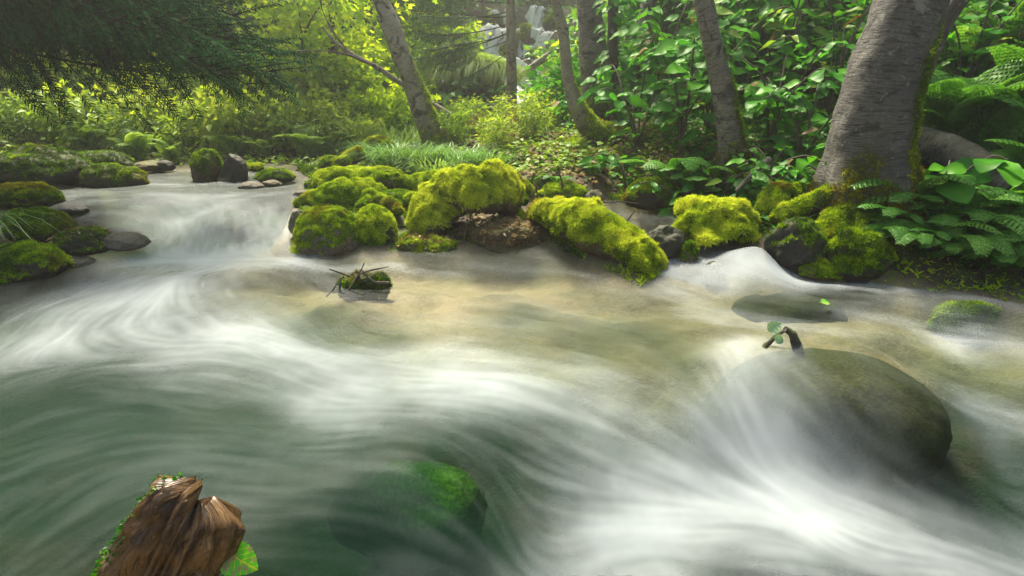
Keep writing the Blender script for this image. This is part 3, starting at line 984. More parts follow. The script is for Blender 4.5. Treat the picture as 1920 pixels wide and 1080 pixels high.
mossy_log('mossy_log', 'thick arched moss log with bare brown wood patch', [P(800, 448, z=.06), P(815, 405, z=.24), P(845, 362, z=.46), P(880, 348, z=.55), P(925, 358, z=.48), P(965, 378, z=.32)], [.14, .20, .20, .20, .19, .10], 28, tint=.78,
          bare=lambda p: blob(925, 372, Y=5.75, r=.13)(p), bump=.07, length=.03, low=-.6, brown=lambda p: .7 * blob(920, 340, Y=5.8, r=.16)(p))
mossy_log('mossy_log', 'rounded moss log end at right of the arched log', [P(935, 352, z=.46), P(965, 350, z=.46), P(988, 360, z=.42)], [.08, .10, .06], 29, tint=.6)
mossy_log('mossy_log', 'lower moss log end under the splintered wood', [P(940, 372, z=.36), P(965, 370, z=.36), P(985, 380, z=.33)], [.07, .09, .05], 30, tint=.5)
rock('rock', 'small round moss cushion at the foot of the arched log', (792, 415, 822, 448), .05, 'rock_dark', 1, 31, tint=.45)
rock('rock', 'low green moss cushion left of the arched log foot', (742, 434, 794, 464), .0, 'rock_dark', 1, 32, tint=.42)
LITTER_B = rock('rock', 'flat mossy gravel ledge at the waterline below the arched log', (735, 440, 866, 478), -.02, 'rock_grey', .75, 33, tint=.36, deep=.5, hscale=.8, rough=.2)
dm = rock('debris_mound', 'brown mound of packed twigs and gravel between arched log and moss log', (866, 392, 1030, 472), -.01, 'rock_brown', .30, 34, tint=.2, deep=.5, hscale=.7, rough=.3, cat='mound')


def litter_on(root, count, seed, size=.035):
    """bits of twig and dead leaf caught on a stone"""
    me = root.children[0].data
    n = len(me.vertices)
    V = np.empty(n * 3, np.float32)
    me.vertices.foreach_get('co', V)
    V = V.reshape(-1, 3)
    r = np.random.default_rng(seed)
    up = np.where(V[:, 2] > V[:, 2].max() * .05)[0]
    p = V[r.choice(up, count)] + r.standard_normal((count, 3)) * .012
    an = r.random(count) * 6.28
    L = size * (.5 + 1.4 * r.random(count))
    v, f, at = leaf_cloud(p + [0, 0, .006], np.column_stack([np.cos(an), np.sin(an), r.standard_normal(count) * .35]), np.array([0, -.4, 1.0]) + .6 * r.standard_normal((count, 3)), L, L * np.where(r.random(count) < .6, .12, .45), r.random(count), 'simple')
    add('litter', mesh_np('litter', v, f, MAT['dry'], at, smooth=False), root, kind='stuff')


LITTER = [(dm, 1800, 1), (LITTER_A, 300, 2), (LITTER_B, 500, 3)]
rock('rock', 'flat mossy stone in the hollow behind the arched log foot', (700, 352, 775, 375), .32, 'rock_grey', .6, 35, tint=.35, hscale=.6)
mossy_log('mossy_log', 'thick bright moss log sloping into the stream, rusty at upper end', [P(1000, 400, z=.26), P(1040, 400, z=.33), P(1095, 415, z=.32), P(1150, 455, z=.17), P(1205, 498, z=.02), P(1240, 520, z=-.08)], [.10, .165, .19, .19, .15, .06], 36,
          tint=.70, bump=.05, length=.03, low=-.7, brown=lambda p: .95 * blob(1015, 385, Y=5.6, r=.30)(p) + .35 * blob(1180, 480, Y=4.7, r=.2)(p))
mossy_log('mossy_log', 'mossy log standing out behind the long horizontal log, at head of the island', [P(636, 318, z=.5), P(655, 300, z=.62), P(680, 284, z=.72)], [.07, .10, .08], 37, tint=.62)
rock('stump', 'old mossy brown stump among plants at the head of the island', (676, 256, 740, 296), Y=8.2, mat='rock_brown', moss=.7, seed=38, tint=.4, hscale=1.0, cat='stump')
rock('rock', 'dark mossy rock at the upstream tip of the moss island', (590, 288, 648, 326), .42, 'rock_dark', .8, 39, tint=.42)
rock('rock', 'yellow moss hump above the long horizontal log', (612, 312, 700, 336), .46, 'rock_dark', 1, 40, tint=.68, hscale=.8)
rock('rock', 'yellow moss hump beside the tall grass tuft', (668, 312, 752, 334), .47, 'rock_dark', 1, 41, tint=.7, hscale=.8)
# --- side pool and right bank
rock('rock', 'dripping dark gravel stone in the little side cascade', (1203, 422, 1300, 496), .02, 'rock_dark', .2, 42, angular=.6, hscale=.95, tint=.3, deep=.7, rough=.16)
rock('rock', 'small mossy knob stuck to the dripping stone', (1278, 446, 1310, 498), .03, 'rock_brown', .7, 43, tint=.35)
rock('rock', 'small dark stone poking out of the white water below the side cascade', (1322, 487, 1362, 516), .0, 'rock_dark', .2, 44, bot=4)
rock('rock', 'grey stone on the bank behind the side pool', (1096, 352, 1136, 388), .27, 'rock_grey', .15, 45, tint=.3)
rock('moss_mound', 'big bright yellow-green moss mound on right bank beside white water', (1268, 334, 1450, 462), .17, 'rock_dark', 1.0, 46, tint=.78, deep=.95, low=-.55, length=.034, hscale=.66, rough=.28, cat='moss', density=30000)
rock('moss_mound', 'dark green moss hummock overhanging the side pool', (1170, 330, 1290, 392), .27, 'rock_dark', .9, 47, tint=.42, deep=.6, hscale=.9, rough=.2, cat='moss')
rock('moss_mound', 'low moss hummock with roots above the side pool, left', (1000, 335, 1110, 384), .28, 'rock_brown', .85, 48, tint=.5, deep=.6, hscale=.8, rough=.2, cat='moss')
rock('moss_mound', 'moss cushion right of the yellow mound', (1420, 335, 1540, 420), .28, 'rock_dark', .95, 49, tint=.50, deep=.7, rough=.2, cat='moss')
rock('rock', 'dark wet earth-stained rock beside the white water under the birch', (1440, 395, 1580, 512), .03, 'rock_dark', .35, 50, tint=.35, deep=.6, rough=.25)
rock('rock', 'small mossy ledge at the waterline under the big birch', (1500, 470, 1600, 526), .0, 'rock_brown', .8, 51, tint=.42, hscale=.6)
rock('rock', 'mossy rock under the roots of the big birch', (1560, 400, 1700, 530), .0, 'rock_dark', .8, 52, tint=.38, deep=.6, rough=.3, hscale=.75)
# --- in the stream
rock('boulder', 'large water-washed dark mossy boulder at right foreground', (1345, 632, 1865, 880), -.44, 'rock_sub', .75, 54, low=-1.1, tint=.25, deep=.66, hscale=.68, fine=.006, rough=.05, density=5, sink=.0)
rock('boulder', 'submerged boulder with vivid green algae at bottom centre', (590, 745, 930, 1040), -.56, 'rock_algae', 1.0, 55, tint=.3, deep=.75, hscale=.40, rough=.1, density=2, sink=.0, low=.4, fine=.01, patch=(.22, -.25, .85, .30))
rock('rock', 'long olive submerged rock with leaves, right of the moss log tip', (1370, 552, 1625, 622), -.285, 'rock_sub', 1.0, 56, low=-1.6, tint=.3, deep=.5, hscale=.78, density=5, bot=4, fine=.006)
rock('rock', 'dark twig-covered stone standing in mid stream', (622, 502, 735, 562), -.11, 'rock_dark', .4, 57, low=-1.2, tint=.2, deep=.6, rough=.3, hscale=.85, bot=1.0)
rock('rock', 'low dark rock ridge breaking the surface at far right', (1770, 556, 1890, 600), -.11, 'rock_sub', .6, 58, low=-1.1, deep=.4, hscale=.6, bot=4)

# ------------------------------------------------------------------ trees
def trunk_mesh(name, px_path, Y, mat, moss_h=0.5, moss_side=None, bump=0.02, ns=36, n=90, seed=0, flare=0.0, ext=0, dY=0.0, roots=5):
    """px_path: [(px, py, width_px)] foot first; trunk at distance Y (dY = lean away along its length)"""
    m = len(px_path)
    pts, rad = [], []
    for i, (x, y, w) in enumerate(px_path):
        p = P(x, y, Y=Y + dY * i / max(m - 1, 1))
        pts.append(p)
        rad.append(w * 0.5 / FPX * depth_of(p))
    pts, rad = np.array(pts), np.array(rad)
    if ext:
        d = norm(pts[-1] - pts[-2])
        L = ext
        pts = np.vstack([pts, pts[-1] + d * L * .5, pts[-1] + d * L * .8 + [0, 0, L * .25]])
        rad = np.concatenate([rad, [rad[-1] * .8, rad[-1] * .5]])
    base = pts[0].copy()
    pr = spline(np.column_stack([pts - base, rad]), n)

    def fl(s, th):
        k = np.exp(-(s / (rad[0] * 1.3)) ** 1.3) * flare
        return 1 + k * (0.7 + 0.6 * np.cos(th * roots + seed) * 1.0)
    V, F, uv, along = tube(pr[:, :3], pr[:, 3], ns, bump, 3.0, seed, flare=fl if flare else None)
    N = vnormals(V, F)
    mask = sstep(moss_h * 1.3, moss_h * 0.2, along + moss_h * 0.55 * fbm(V * 4, 3, seed))
    if moss_side is not None:
        mask = np.maximum(mask, sstep(0.35, 0.85, N @ norm(np.array(moss_side, float))) * sstep(moss_h * 4, moss_h, along))
    return V, F, uv, mask, base, pr


def tree_trunk(root, name, px_path, Y, mat, tufts=0, tint=.4, tlen=.03, brown=None, **kw):
    V, F, uv, mask, base, pr = trunk_mesh(name, px_path, Y, mat, **kw)
    root.location = base
    t = add('trunk', mesh_np('trunk', V, F, MAT[mat], {'moss': mask}, uv=uv), root)
    if tufts:
        res = moss_tufts(V, F, vnormals(V, F), np.where(mask > .4, mask, 0), tufts, tlen, 5, tint0=tint, brown=brown)
        if res:
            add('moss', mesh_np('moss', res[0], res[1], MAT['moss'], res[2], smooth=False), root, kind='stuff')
    return pr, base


t = thing('birch_tree', 'massive dark-barked leaning birch on right bank with mossy base', 'tree')
tree_trunk(t, 'big', [(1622, 430, 150), (1622, 370, 140), (1628, 300, 132), (1644, 200, 130), (1674, 100, 127), (1708, 0, 120), (1748, -130, 110), (1792, -300, 100)], 4.85, 'bark_big', tufts=15000, tint=.36, moss_h=.62,
           moss_side=(.9, -.3, -.1), bump=.022, ns=96, n=220, flare=.6, ext=4, seed=3, brown=lambda p: np.clip(.75 - .8 * np.abs(p[:, 2] - .2), 0, .8))
parts_ = []
for i_, (cx, cy, cz, rx, ry, rz) in enumerate(((1.5, 5.0, 6.6, 2.0, 1.6, .9), (-1.0, 4.6, 7.2, 2.2, 1.6, 1.0), (-3.4, 4.4, 6.8, 2.0, 1.6, .9), (3.6, 4.6, 7.4, 2.2, 1.8, 1.2), (.4, 3.2, 7.8, 2.4, 1.6, 1.0), (2.8, 2.6, 7.0, 2.2, 1.6, .9), (-2.6, 2.6, 7.8, 2.2, 1.6, .9), (5.6, 4.0, 7.0, 2.0, 1.8, 1.0), (-5, 3.0, 7.2, 2, 1.6, .9))):
    parts_.append((i_, np.array([cx, cy, cz]), (rx, ry, rz)))
SHADE_CANOPY = (t, parts_)  # unseen crown lobes, placed to block sun from the foreground
t2 = thing('dark_tree', 'dark slanting trunk behind the massive birch, top right', 'tree')
tree_trunk(t2, 'dark', [(1660, 330, 60), (1690, 210, 52), (1745, 80, 46), (1800, -10, 42), (1870, -120, 38)], 5.5, 'bark_dark', moss_h=.3, bump=.02, ext=3)
t3 = thing('birch_tree', 'slender grey birch with dark split foot on right bank', 'tree')
tree_trunk(t3, 'mid', [(1382, 345, 62), (1376, 300, 52), (1368, 240, 44), (1358, 180, 40), (1340, 100, 37), (1320, 0, 34), (1298, -120, 31), (1280, -260, 28)], 6.0, 'bark_birch', tufts=3500, tint=.30, moss_h=.5, moss_side=(.9, -.2, 0), bump=.012, flare=.5, ext=4, n=140)
t4 = thing('birch_tree', 'thick pale birch behind the vine-wrapped trunk', 'tree')
tree_trunk(t4, 'thick', [(1126, 215, 64), (1120, 160, 54), (1112, 100, 49), (1103, 0, 46), (1098, -120, 43), (1096, -260, 40)], 9.0, 'bark_birch', moss_h=.6, bump=.02, flare=.3, ext=4, tufts=1200, tint=.35)
t5 = thing('vine_tree', 'thin dark trunk wrapped in leafy vines beside the thick birch', 'tree')
tree_trunk(t5, 'vine', [(1158, 250, 24), (1152, 180, 21), (1148, 100, 20), (1150, 0, 19), (1152, -120, 18), (1150, -260, 16)], 8.2, 'bark_dark', moss_h=.4, bump=.012, ext=3)
t6 = thing('birch_tree', 'pale trunk half hidden by leaves right of the vine-wrapped trunk', 'tree')
tree_trunk(t6, 'back', [(1203, 160, 34), (1206, 100, 31), (1212, 40, 29), (1220, -20, 28), (1232, -150, 26)], 9.6, 'bark_birch', moss_h=.3, bump=.015, ext=4)
t7 = thing('curved_tree', 'slender trunk sweeping up from a curved mossy foot', 'tree')
tree_trunk(t7, 'curved', [(1165, 258, 40), (1132, 250, 40), (1104, 235, 38), (1085, 205, 31), (1072, 172, 25), (1063, 130, 22), (1055, 60, 20), (1041, 0, 18), (1020, -110, 17)], 7.6, 'bark_warm', tufts=3500, tint=.48, moss_h=.75, moss_side=(.2, -.3, .9), bump=.012, ext=4)
t8 = thing('leaning_tree', 'speckled trunk leaning left from the grass tuft on the moss island', 'tree')
tree_trunk(t8, 'lean', [(832, 292, 58), (817, 262, 48), (792, 205, 40), (766, 135, 36), (741, 70, 34), (712, -8, 31), (672, -120, 28), (640, -240, 25)], 8.5, 'bark_warm', tufts=3000, tint=.5, moss_h=.5, moss_side=(.9, -.1, .3), bump=.018, flare=.25, ext=4)
t9 = thing('conifer', 'thin straight conifer trunk in front of the waterfall', 'tree')
tree_trunk(t9, 'thin', [(960, 225, 20), (959, 120, 19), (957, 0, 18), (955, -150, 16), (953, -400, 12)], 12.5, 'bark_warm', moss_h=.3, bump=.008, ext=2)

# ------------------------------------------------------------------ leaves, ferns, grass, boughs
LEAF_T = {
    'simple': (np.array([[0, 0, 0], [.42, .5, .10], [.42, -.5, .10], [.45, 0, 0], [1, 0, -.16]]), np.array([[0, 2, 3], [0, 3, 1], [1, 3, 4], [3, 2, 4]])),
    'lance': (np.array([[0, 0, 0], [.35, .5, .06], [.35, -.5, .06], [1, 0, -.25]]), np.array([[0, 2, 1], [1, 2, 3]])),
}
_mv = [[0.05, 0, 0]]
for _k in range(11):
    _th = math.radians(-150 + 30 * _k)
    _r = (0.55 if _k % 2 else 0.26) if _k not in (0, 10) else 0.25
    if _k == 5:
        _r = 0.62
    _mv.append([0.35 + _r * math.cos(_th), _r * 1.05 * math.sin(_th), 0.05 if _k % 2 else 0.0])
LEAF_T['maple'] = (np.array(_mv), np.array([[0, i, i + 1] for i in range(1, 11)]))


def leaf_cloud(p, D, U, L, Wd, tint, kind='simple'):
    """many leaves as one mesh: points p, tip direction D, up U, length L, width Wd"""
    Tv, Tf = LEAF_T[kind]
    D = norm(D)
    S = norm(np.cross(U, D))
    U = np.cross(D, S)
    n, m = len(p), len(Tv)
    V = p[:, None] + L[:, None, None] * (Tv[None, :, 0:1] * D[:, None] + Tv[None, :, 2:3] * U[:, None]) + Wd[:, None, None] * Tv[None, :, 1:2] * S[:, None]
    F = Tf[None] + (np.arange(n) * m)[:, None, None]
    return V.reshape(-1, 3), F.reshape(-1, 3), {'tint': np.repeat(np.clip(tint, 0, 1), m)}


def crown(seed, radii, nclu, per, leaf, kind='simple', width=0.6, flat=0.45, clu=0.22, shell=0.5, droop=0.25, tint=0.5, tvar=0.28):
    """foliage of leafy clumps filling an ellipsoid"""
    r = np.random.default_rng(seed)
    d = norm(r.standard_normal((nclu, 3)))
    rr = shell + (1 - shell) * r.random((nclu, 1)) ** 0.6
    c = d * rr * np.array(radii) * (1 + 0.25 * fbm(d * 2, 2, seed))[:, None]
    k = np.repeat(np.arange(nclu), per)
    size = clu * (0.6 + 0.8 * r.random(nclu))[k][:, None] * max(radii)
    off = r.standard_normal((len(k), 3)) * np.array([1, 1, flat]) * size * 0.6
    p = c[k] + off
    D = norm(off + 0.35 * d[k] * size + 0.4 * r.standard_normal((len(k), 3)) * size + np.array([0, 0, -droop]) * size)
    U = norm(np.array([-.1, -.4, 0.9]) + 0.7 * r.standard_normal((len(k), 3)))
    L = leaf * (0.65 + 0.7 * r.random(len(k)))
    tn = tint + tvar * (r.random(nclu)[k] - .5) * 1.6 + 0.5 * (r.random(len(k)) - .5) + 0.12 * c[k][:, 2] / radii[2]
    return leaf_cloud(p, D, U, L, L * width, tn, kind)


def stems_mesh(tips, base_r=0.012, seed=0, bend=0.25, ns=5, n=8):
    """thin stems from around the origin to each tip"""
    r = np.random.default_rng(seed)
    parts = []
    for t in tips:
        b = r.standard_normal(3) * np.array([.04, .04, 0])
        mid = b + (t - b) * 0.5 + np.array([0, 0, bend * np.linalg.norm(t) * 0.3]) + r.standard_normal(3) * 0.03
        path = spline(np.array([b, mid, t]), n)
        V, F, uv, al = tube(path, np.linspace(base_r, base_r * .35, n), ns, cap=False)
        parts.append((V, F, {'moss': np.zeros(len(V))}))
    return join(parts)


def hit(px, py, far=34.0):
    """where the line of sight of a photo pixel meets the land"""
    a, b = (px - 960) / FPX, (540 - py) / FPX
    d = np.array([a, CP + b * SP, -SP + b * CP])
    t = np.arange(2.0, far, 0.06)
    q = np.array([0, 0, CAM_H]) + t[:, None] * d
    z = land_z(q[:, :2])[0]
    k = np.argmax(q[:, 2] < z) if np.any(q[:, 2] < z) else len(t) - 1
    return q[k]


def foot_xy(px, Y, z=0.6):
    """world x of photo column px at distance Y for something standing about height z"""
    dep = Y * CP - (z - CAM_H) * SP
    return (px - 960) / FPX * dep


def on_land(px, Y):
    x = foot_xy(px, Y)
    z = ground_at(x, Y)
    x = foot_xy(px, Y, z)
    return (x, Y, ground_at(x, Y) - 0.02)


for root_, cnt_, sd_n in LITTER:
    litter_on(root_, cnt_, sd_n)


# --- individual broad leaves (shared meshes)
def broad_leaf_mesh(name, mat, seed, width=0.56, curl=0.22, fold=0.16):
    r = np.random.default_rng(seed)
    n = 8
    t = np.linspace(0, 1, n)
    hw = width * 0.5 * np.sin(np.pi * t ** 0.75) ** 0.85 * (1 - 0.25 * t)
    hw[0], hw[-1] = 0.012, 0.0
    z0 = -curl * t ** 2 + 0.03 * np.sin(t * 9 + seed)
    V, tn = [], []
    for i in range(n):
        V += [[t[i], -hw[i], z0[i] + fold * hw[i]], [t[i], 0, z0[i] - 0.01], [t[i], hw[i], z0[i] + fold * hw[i] + 0.02 * r.standard_normal()]]
        tn += [0.46, 0.62, 0.5]
    F = []
    for i in range(n - 1):
        a = i * 3
        for k in (0, 1):
            F += [[a + k, a + k + 3, a + k + 4], [a + k, a + k + 4, a + k + 1]]
    return mesh_np(name, np.array(V), np.array(F), mat, {'tint': np.array(tn)}, smooth=False)


BROAD = [broad_leaf_mesh('leaf', MAT['leaf_right'], i, (.5, .6, .54, .66)[i], (.18, .3, .1, .25)[i]) for i in range(4)]
BROAD_B = [broad_leaf_mesh('leaf', MAT['leaf_bank'], 11 + i, (.36, .44)[i], .2) for i in range(2)] + BROAD[:2]
BROAD_C = [broad_leaf_mesh('leaf', MAT['leaf_right'], 15 + i, (.38, .8)[i], (.3, .12)[i]) for i in range(2)]
DRY_LEAF = broad_leaf_mesh('leaf', MAT['dry'], 19, .5, .45)


def leaf_matrix(p, D, U, L):
    D = Vector(D).normalized()
    S = Vector(U).cross(D).normalized()
    N = D.cross(S)
    m = Matrix((D * L, S * L, N * L)).transposed().to_4x4()
    m.translation = Vector(p)
    return m


def broadleaf_shrub(label, px, Y, height, spread, nleaf, leaf=0.2, seed=0, nstem=6, lean=(0, 0), meshes=BROAD, name='broadleaf_shrub', light=(-.2, -.5, 1.0), lowfrac=.15):
    r = np.random.default_rng(seed)
    root = thing(name, label, 'shrub', loc=on_land(px, Y), group='leafy shrubs on the right bank')
    paths = []
    for s in range(nstem):
        an = 2 * math.pi * (s + r.random()) / nstem
        out = np.array([math.cos(an), math.sin(an)]) * spread * (0.45 + 0.6 * r.random())
        h = height * (0.55 + 0.5 * r.random())
        tip = np.array([out[0] + lean[0], out[1] + lean[1], h])
        mid = np.array([tip[0] * .35, tip[1] * .35, h * .6]) + r.standard_normal(3) * .04
        path = spline(np.array([[0, 0, 0], mid, tip, tip + [out[0] * .45, out[1] * .45, -.02 * h]]), 14)
        paths.append(path)
        V, F, uv, al = tube(path, np.linspace(.014, .004, 14), 6, cap=False)
        add('stem', mesh_np('stem', V, F, MAT['twig'], {'moss': np.zeros(len(V))}, uv=uv), root)
    per = max(2, nleaf // nstem)
    for path in paths:
        for k in range(per):
            u = lowfrac + (1 - lowfrac) * ((k + r.random()) / per)
            f = u * 13
            i = min(int(f), 12)
            p = path[i] + (path[i + 1] - path[i]) * (f - i)
            T = norm(path[i + 1] - path[i])
            an = r.random() * 2 * math.pi
            D = np.array([math.cos(an), math.sin(an), -.12 - .35 * r.random()])
            D = norm(D + T * .35)
            off = r.random() * .14 * D * (1 if u < .95 else .2) + r.standard_normal(3) * .05 * spread
            U = norm(np.array(light) + .33 * r.standard_normal(3))
            L = leaf * (.6 + .75 * r.random())
            o = bpy.data.objects.new('leaf', DRY_LEAF if r.random() < .035 else meshes[r.integers(len(meshes))])
            COL.objects.link(o)
            o.parent = root
            o.matrix_local = leaf_matrix(p + off, D, U, L)
    return root


# --- fern frond
def frond_mesh(seed, mat, n=15, length=1.0, arch=0.35, width=0.24, sub=7, tint=0.5):
    r = np.random.default_rng(seed)
    t = np.linspace(0, 1, 20)
    path = np.column_stack([t * length * .93, 0.05 * np.sin(t * 2 + seed), arch * np.sin(t * 2.2) - arch * .75 * t ** 2])
    parts = []
    V, F, uv, al = tube(path, np.linspace(.008, .002, 20), 5, cap=False)
    parts.append((V, F, {'tint': np.full(len(V), tint + .1)}))
    Tn = norm(np.gradient(path, axis=0))
    P_, D_, U_, L_, W_, C_ = [], [], [], [], [], []
    for i in range(n):
        u = 0.16 + 0.82 * i / n
        f = u * 19
        k = min(int(f), 18)
        p = path[k] + (path[k + 1] - path[k]) * (f - k)
        T = Tn[k]
        wl = width * math.sin(math.pi * min(1, u ** 0.62) * .97) ** .8 + .015
        for sg in (-1, 1):
            side = np.array([0, sg, 0.0])
            pd = norm(side + T * .42 + np.array([0, 0, -.18 - .1 * r.random()]))
            up = norm(np.cross(T, side) * sg * 1.0)
            if up[2] < 0:
                up = -up
            for j in range(sub):
                v = (j + .4) / sub
                q = p + pd * wl * v + np.array([0, 0, -.08 * wl * v * v])
                ll = wl * .34 * (1 - .72 * v) + .012
                for s2 in (-1, 1):
                    perp = norm(np.cross(up, pd)) * s2
                    P_.append(q)
                    D_.append(norm(perp + pd * .55))
                    U_.append(up + .15 * r.standard_normal(3))
                    L_.append(ll)
                    W_.append(wl / sub * 1.05)
                    C_.append(tint + .14 * r.standard_normal())
    a = leaf_cloud(np.array(P_), np.array(D_), np.array(U_), np.array(L_), np.array(W_), np.array(C_), 'lance')
    parts.append(a)
    V, F, at = join(parts)
    return mesh_np('frond', V, F, mat, at, smooth=False)


FROND = [frond_mesh(i, MAT['leaf_fern'], 16, 1.0, (.35, .25, .45)[i]) for i in range(3)]
FROND_PALE = [frond_mesh(i + 5, MAT['leaf_fern_pale'], 13, 1.0, (.4, .3, .5)[i], .27, 5) for i in range(3)]


def fern(label, loc, size, nfr, seed, meshes=FROND, toward=None, fan=math.pi * 2, lift=.5, group=None):
    r = np.random.default_rng(seed)
    root = thing('fern', label, 'fern', loc=loc, group=group)
    a0 = r.random() * 6.28 if toward is None else math.atan2(toward[1], toward[0]) - fan / 2
    for i in range(nfr):
        an = a0 + fan * (i + .3 + .4 * r.random()) / nfr
        el = lift * (.55 + .8 * r.random())
        D = Vector((math.cos(an) * math.cos(el), math.sin(an) * math.cos(el), math.sin(el)))
        U = Vector((-math.cos(an) * math.sin(el), -math.sin(an) * math.sin(el), math.cos(el)))
        U += Vector(r.standard_normal(3)) * .15
        o = bpy.data.objects.new('frond', meshes[r.integers(len(meshes))])
        COL.objects.link(o)
        o.parent = root
        o.matrix_local = leaf_matrix((0, 0, 0), D, U, size * (.7 + .5 * r.random()))
    return root


# --- grass
def grass_blades(n, length, spread, seed, width=0.012, hang=0.6, toward=None, tint=.5):
    r = np.random.default_rng(seed)
    seg = 5
    an = r.random(n) * 2 * math.pi
    b = np.column_stack([np.cos(an), np.sin(an), np.zeros(n)]) * (np.sqrt(r.random(n))[:, None] * np.array(spread))
    dr = an + r.standard_normal(n) * .7
    if toward is not None:
        dr = math.atan2(toward[1], toward[0]) + r.standard_normal(n) * .7
    d = np.column_stack([np.cos(dr), np.sin(dr), np.zeros(n)])
    L = length * (.5 + .7 * r.random(n))
    lean = .15 + .5 * r.random(n)
    V = []
    side = np.column_stack([-np.sin(dr), np.cos(dr), np.zeros(n)])
    for k in range(seg):
        t = k / (seg - 1)
        c = b + d * (L * (lean * t + hang * .7 * t * t))[:, None] + np.array([0, 0, 1.0]) * (L * (t - hang * t ** 2.4 * (.6 + lean)))[:, None]
        w = (width * (1 - t ** 1.5) + .0015)
        V += [c - side * w / 2, c + side * w / 2]
    V = np.stack(V, 1)
    F = []
    for k in range(seg - 1):
        a = 2 * k
        F += [[a, a + 1, a + 3], [a, a + 3, a + 2]]
    F = np.array(F)[None] + (np.arange(n) * 2 * seg)[:, None, None]
    tn = np.repeat(np.clip(tint + .25 * (r.random(n) - .5), 0, 1), 2 * seg)
    return V.reshape(-1, 3), F.reshape(-1, 3), {'tint': tn}


# --- conifer bough, unit length along +x
def bough_mesh(seed, mat, ntw=30, reach=.30, bare=.12, tl=.045, droop=.25, tint=.45, dens=11):
    r = np.random.default_rng(seed)
    t = np.linspace(0, 1, 24)
    path = np.column_stack([t, .04 * np.sin(3 * t + seed) * t * (1 - t) * 4, droop * 1.6 * t * (1 - t)])
    V, F, uv, al = tube(path, np.linspace(.007, .001, 24), 6, cap=False)
    wood = (V, F)
    P_, D_, U_, L_, C_ = [], [], [], [], []
    woods = [(V, F, {'moss': np.zeros(len(V))})]
    for i in range(ntw):
        for sg in (-1, 1):
            u = bare + (1 - bare) * (i + r.random()) / ntw
            f = u * 23
            k = min(int(f), 22)
            p = path[k] + (path[k + 1] - path[k]) * (f - k)
            ln = reach * (1 - .75 * u) * (.6 + .6 * r.random()) * min(1, (u - bare) * 5 + .35) + .03
            d = norm(np.array([1.0, sg * (.55 + .3 * r.random()), -.05 - .12 * r.random()]) + .08 * r.standard_normal(3))
            tv = np.linspace(0, 1, 6)[:, None]
            tw = p + d * ln * tv + np.array([.05, 0, -.10]) * ln * tv ** 2
            wv, wf, _, _ = tube(tw, np.linspace(.0014, .0005, 6), 4, cap=False)
            woods.append((wv, wf, {'moss': np.zeros(len(wv))}))
            nt = int(4 + ln / reach * dens * 2.2)
            for j in range(nt):
                v = .12 + .88 * (j + r.random()) / nt
                q = p + d * ln * v + np.array([.05, 0, -.10]) * ln * v * v
                s2 = 1 if j % 2 else -1
                pd = norm(d * .8 + np.cross(d, [0, 0, 1.0]) * s2 * (.9 + .3 * r.random()) + np.array([0, 0, -.15 + .2 * r.standard_normal()]))
                P_.append(q)
                D_.append(pd)
                U_.append(np.array([0, 0, 1.0]) + .3 * r.standard_normal(3))
                L_.append(tl * (.6 + .7 * r.random()))
                C_.append(tint + .2 * r.standard_normal())
    L_ = np.array(L_)
    fv, ff, fa = leaf_cloud(np.array(P_), np.array(D_), np.array(U_), L_, L_ * .24, np.array(C_), 'lance')
    wv, wf, wa = join(woods)
    return (mesh_np('needles', fv, ff, mat, fa, smooth=False), mesh_np('bough', wv, wf, MAT['bough_bark'], wa))


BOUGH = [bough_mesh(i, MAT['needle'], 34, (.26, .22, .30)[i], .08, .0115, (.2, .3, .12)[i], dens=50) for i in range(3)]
BOUGH_FAR = [bough_mesh(i + 9, MAT['needle_far'], 24, .34, (.35, .45)[i], .04, -.18, .5, dens=15) for i in range(2)]


def put_bough(root, start, tip, meshes, seed, roll=0.0):
    """bough (branch with needles as its sub-part) from start to tip, world points; root at its own location"""
    r = np.random.default_rng(seed)
    s, e = Vector(start), Vector(tip)
    D = e - s
    L = D.length
    U = Vector((0, -.6, .8)) + Vector(r.standard_normal(3)) * .25
    nd, wd = meshes[seed % len(meshes)]
    b = bpy.data.objects.new('bough', wd)
    COL.objects.link(b)
    b.parent = root
    m = leaf_matrix(s - root.location, D, U, L)
    b.matrix_local = m
    o = bpy.data.objects.new('needles', nd)
    COL.objects.link(o)
    o.parent = b


# ------------------------------------------------------------------ waterfall at the back
FALL_C = []


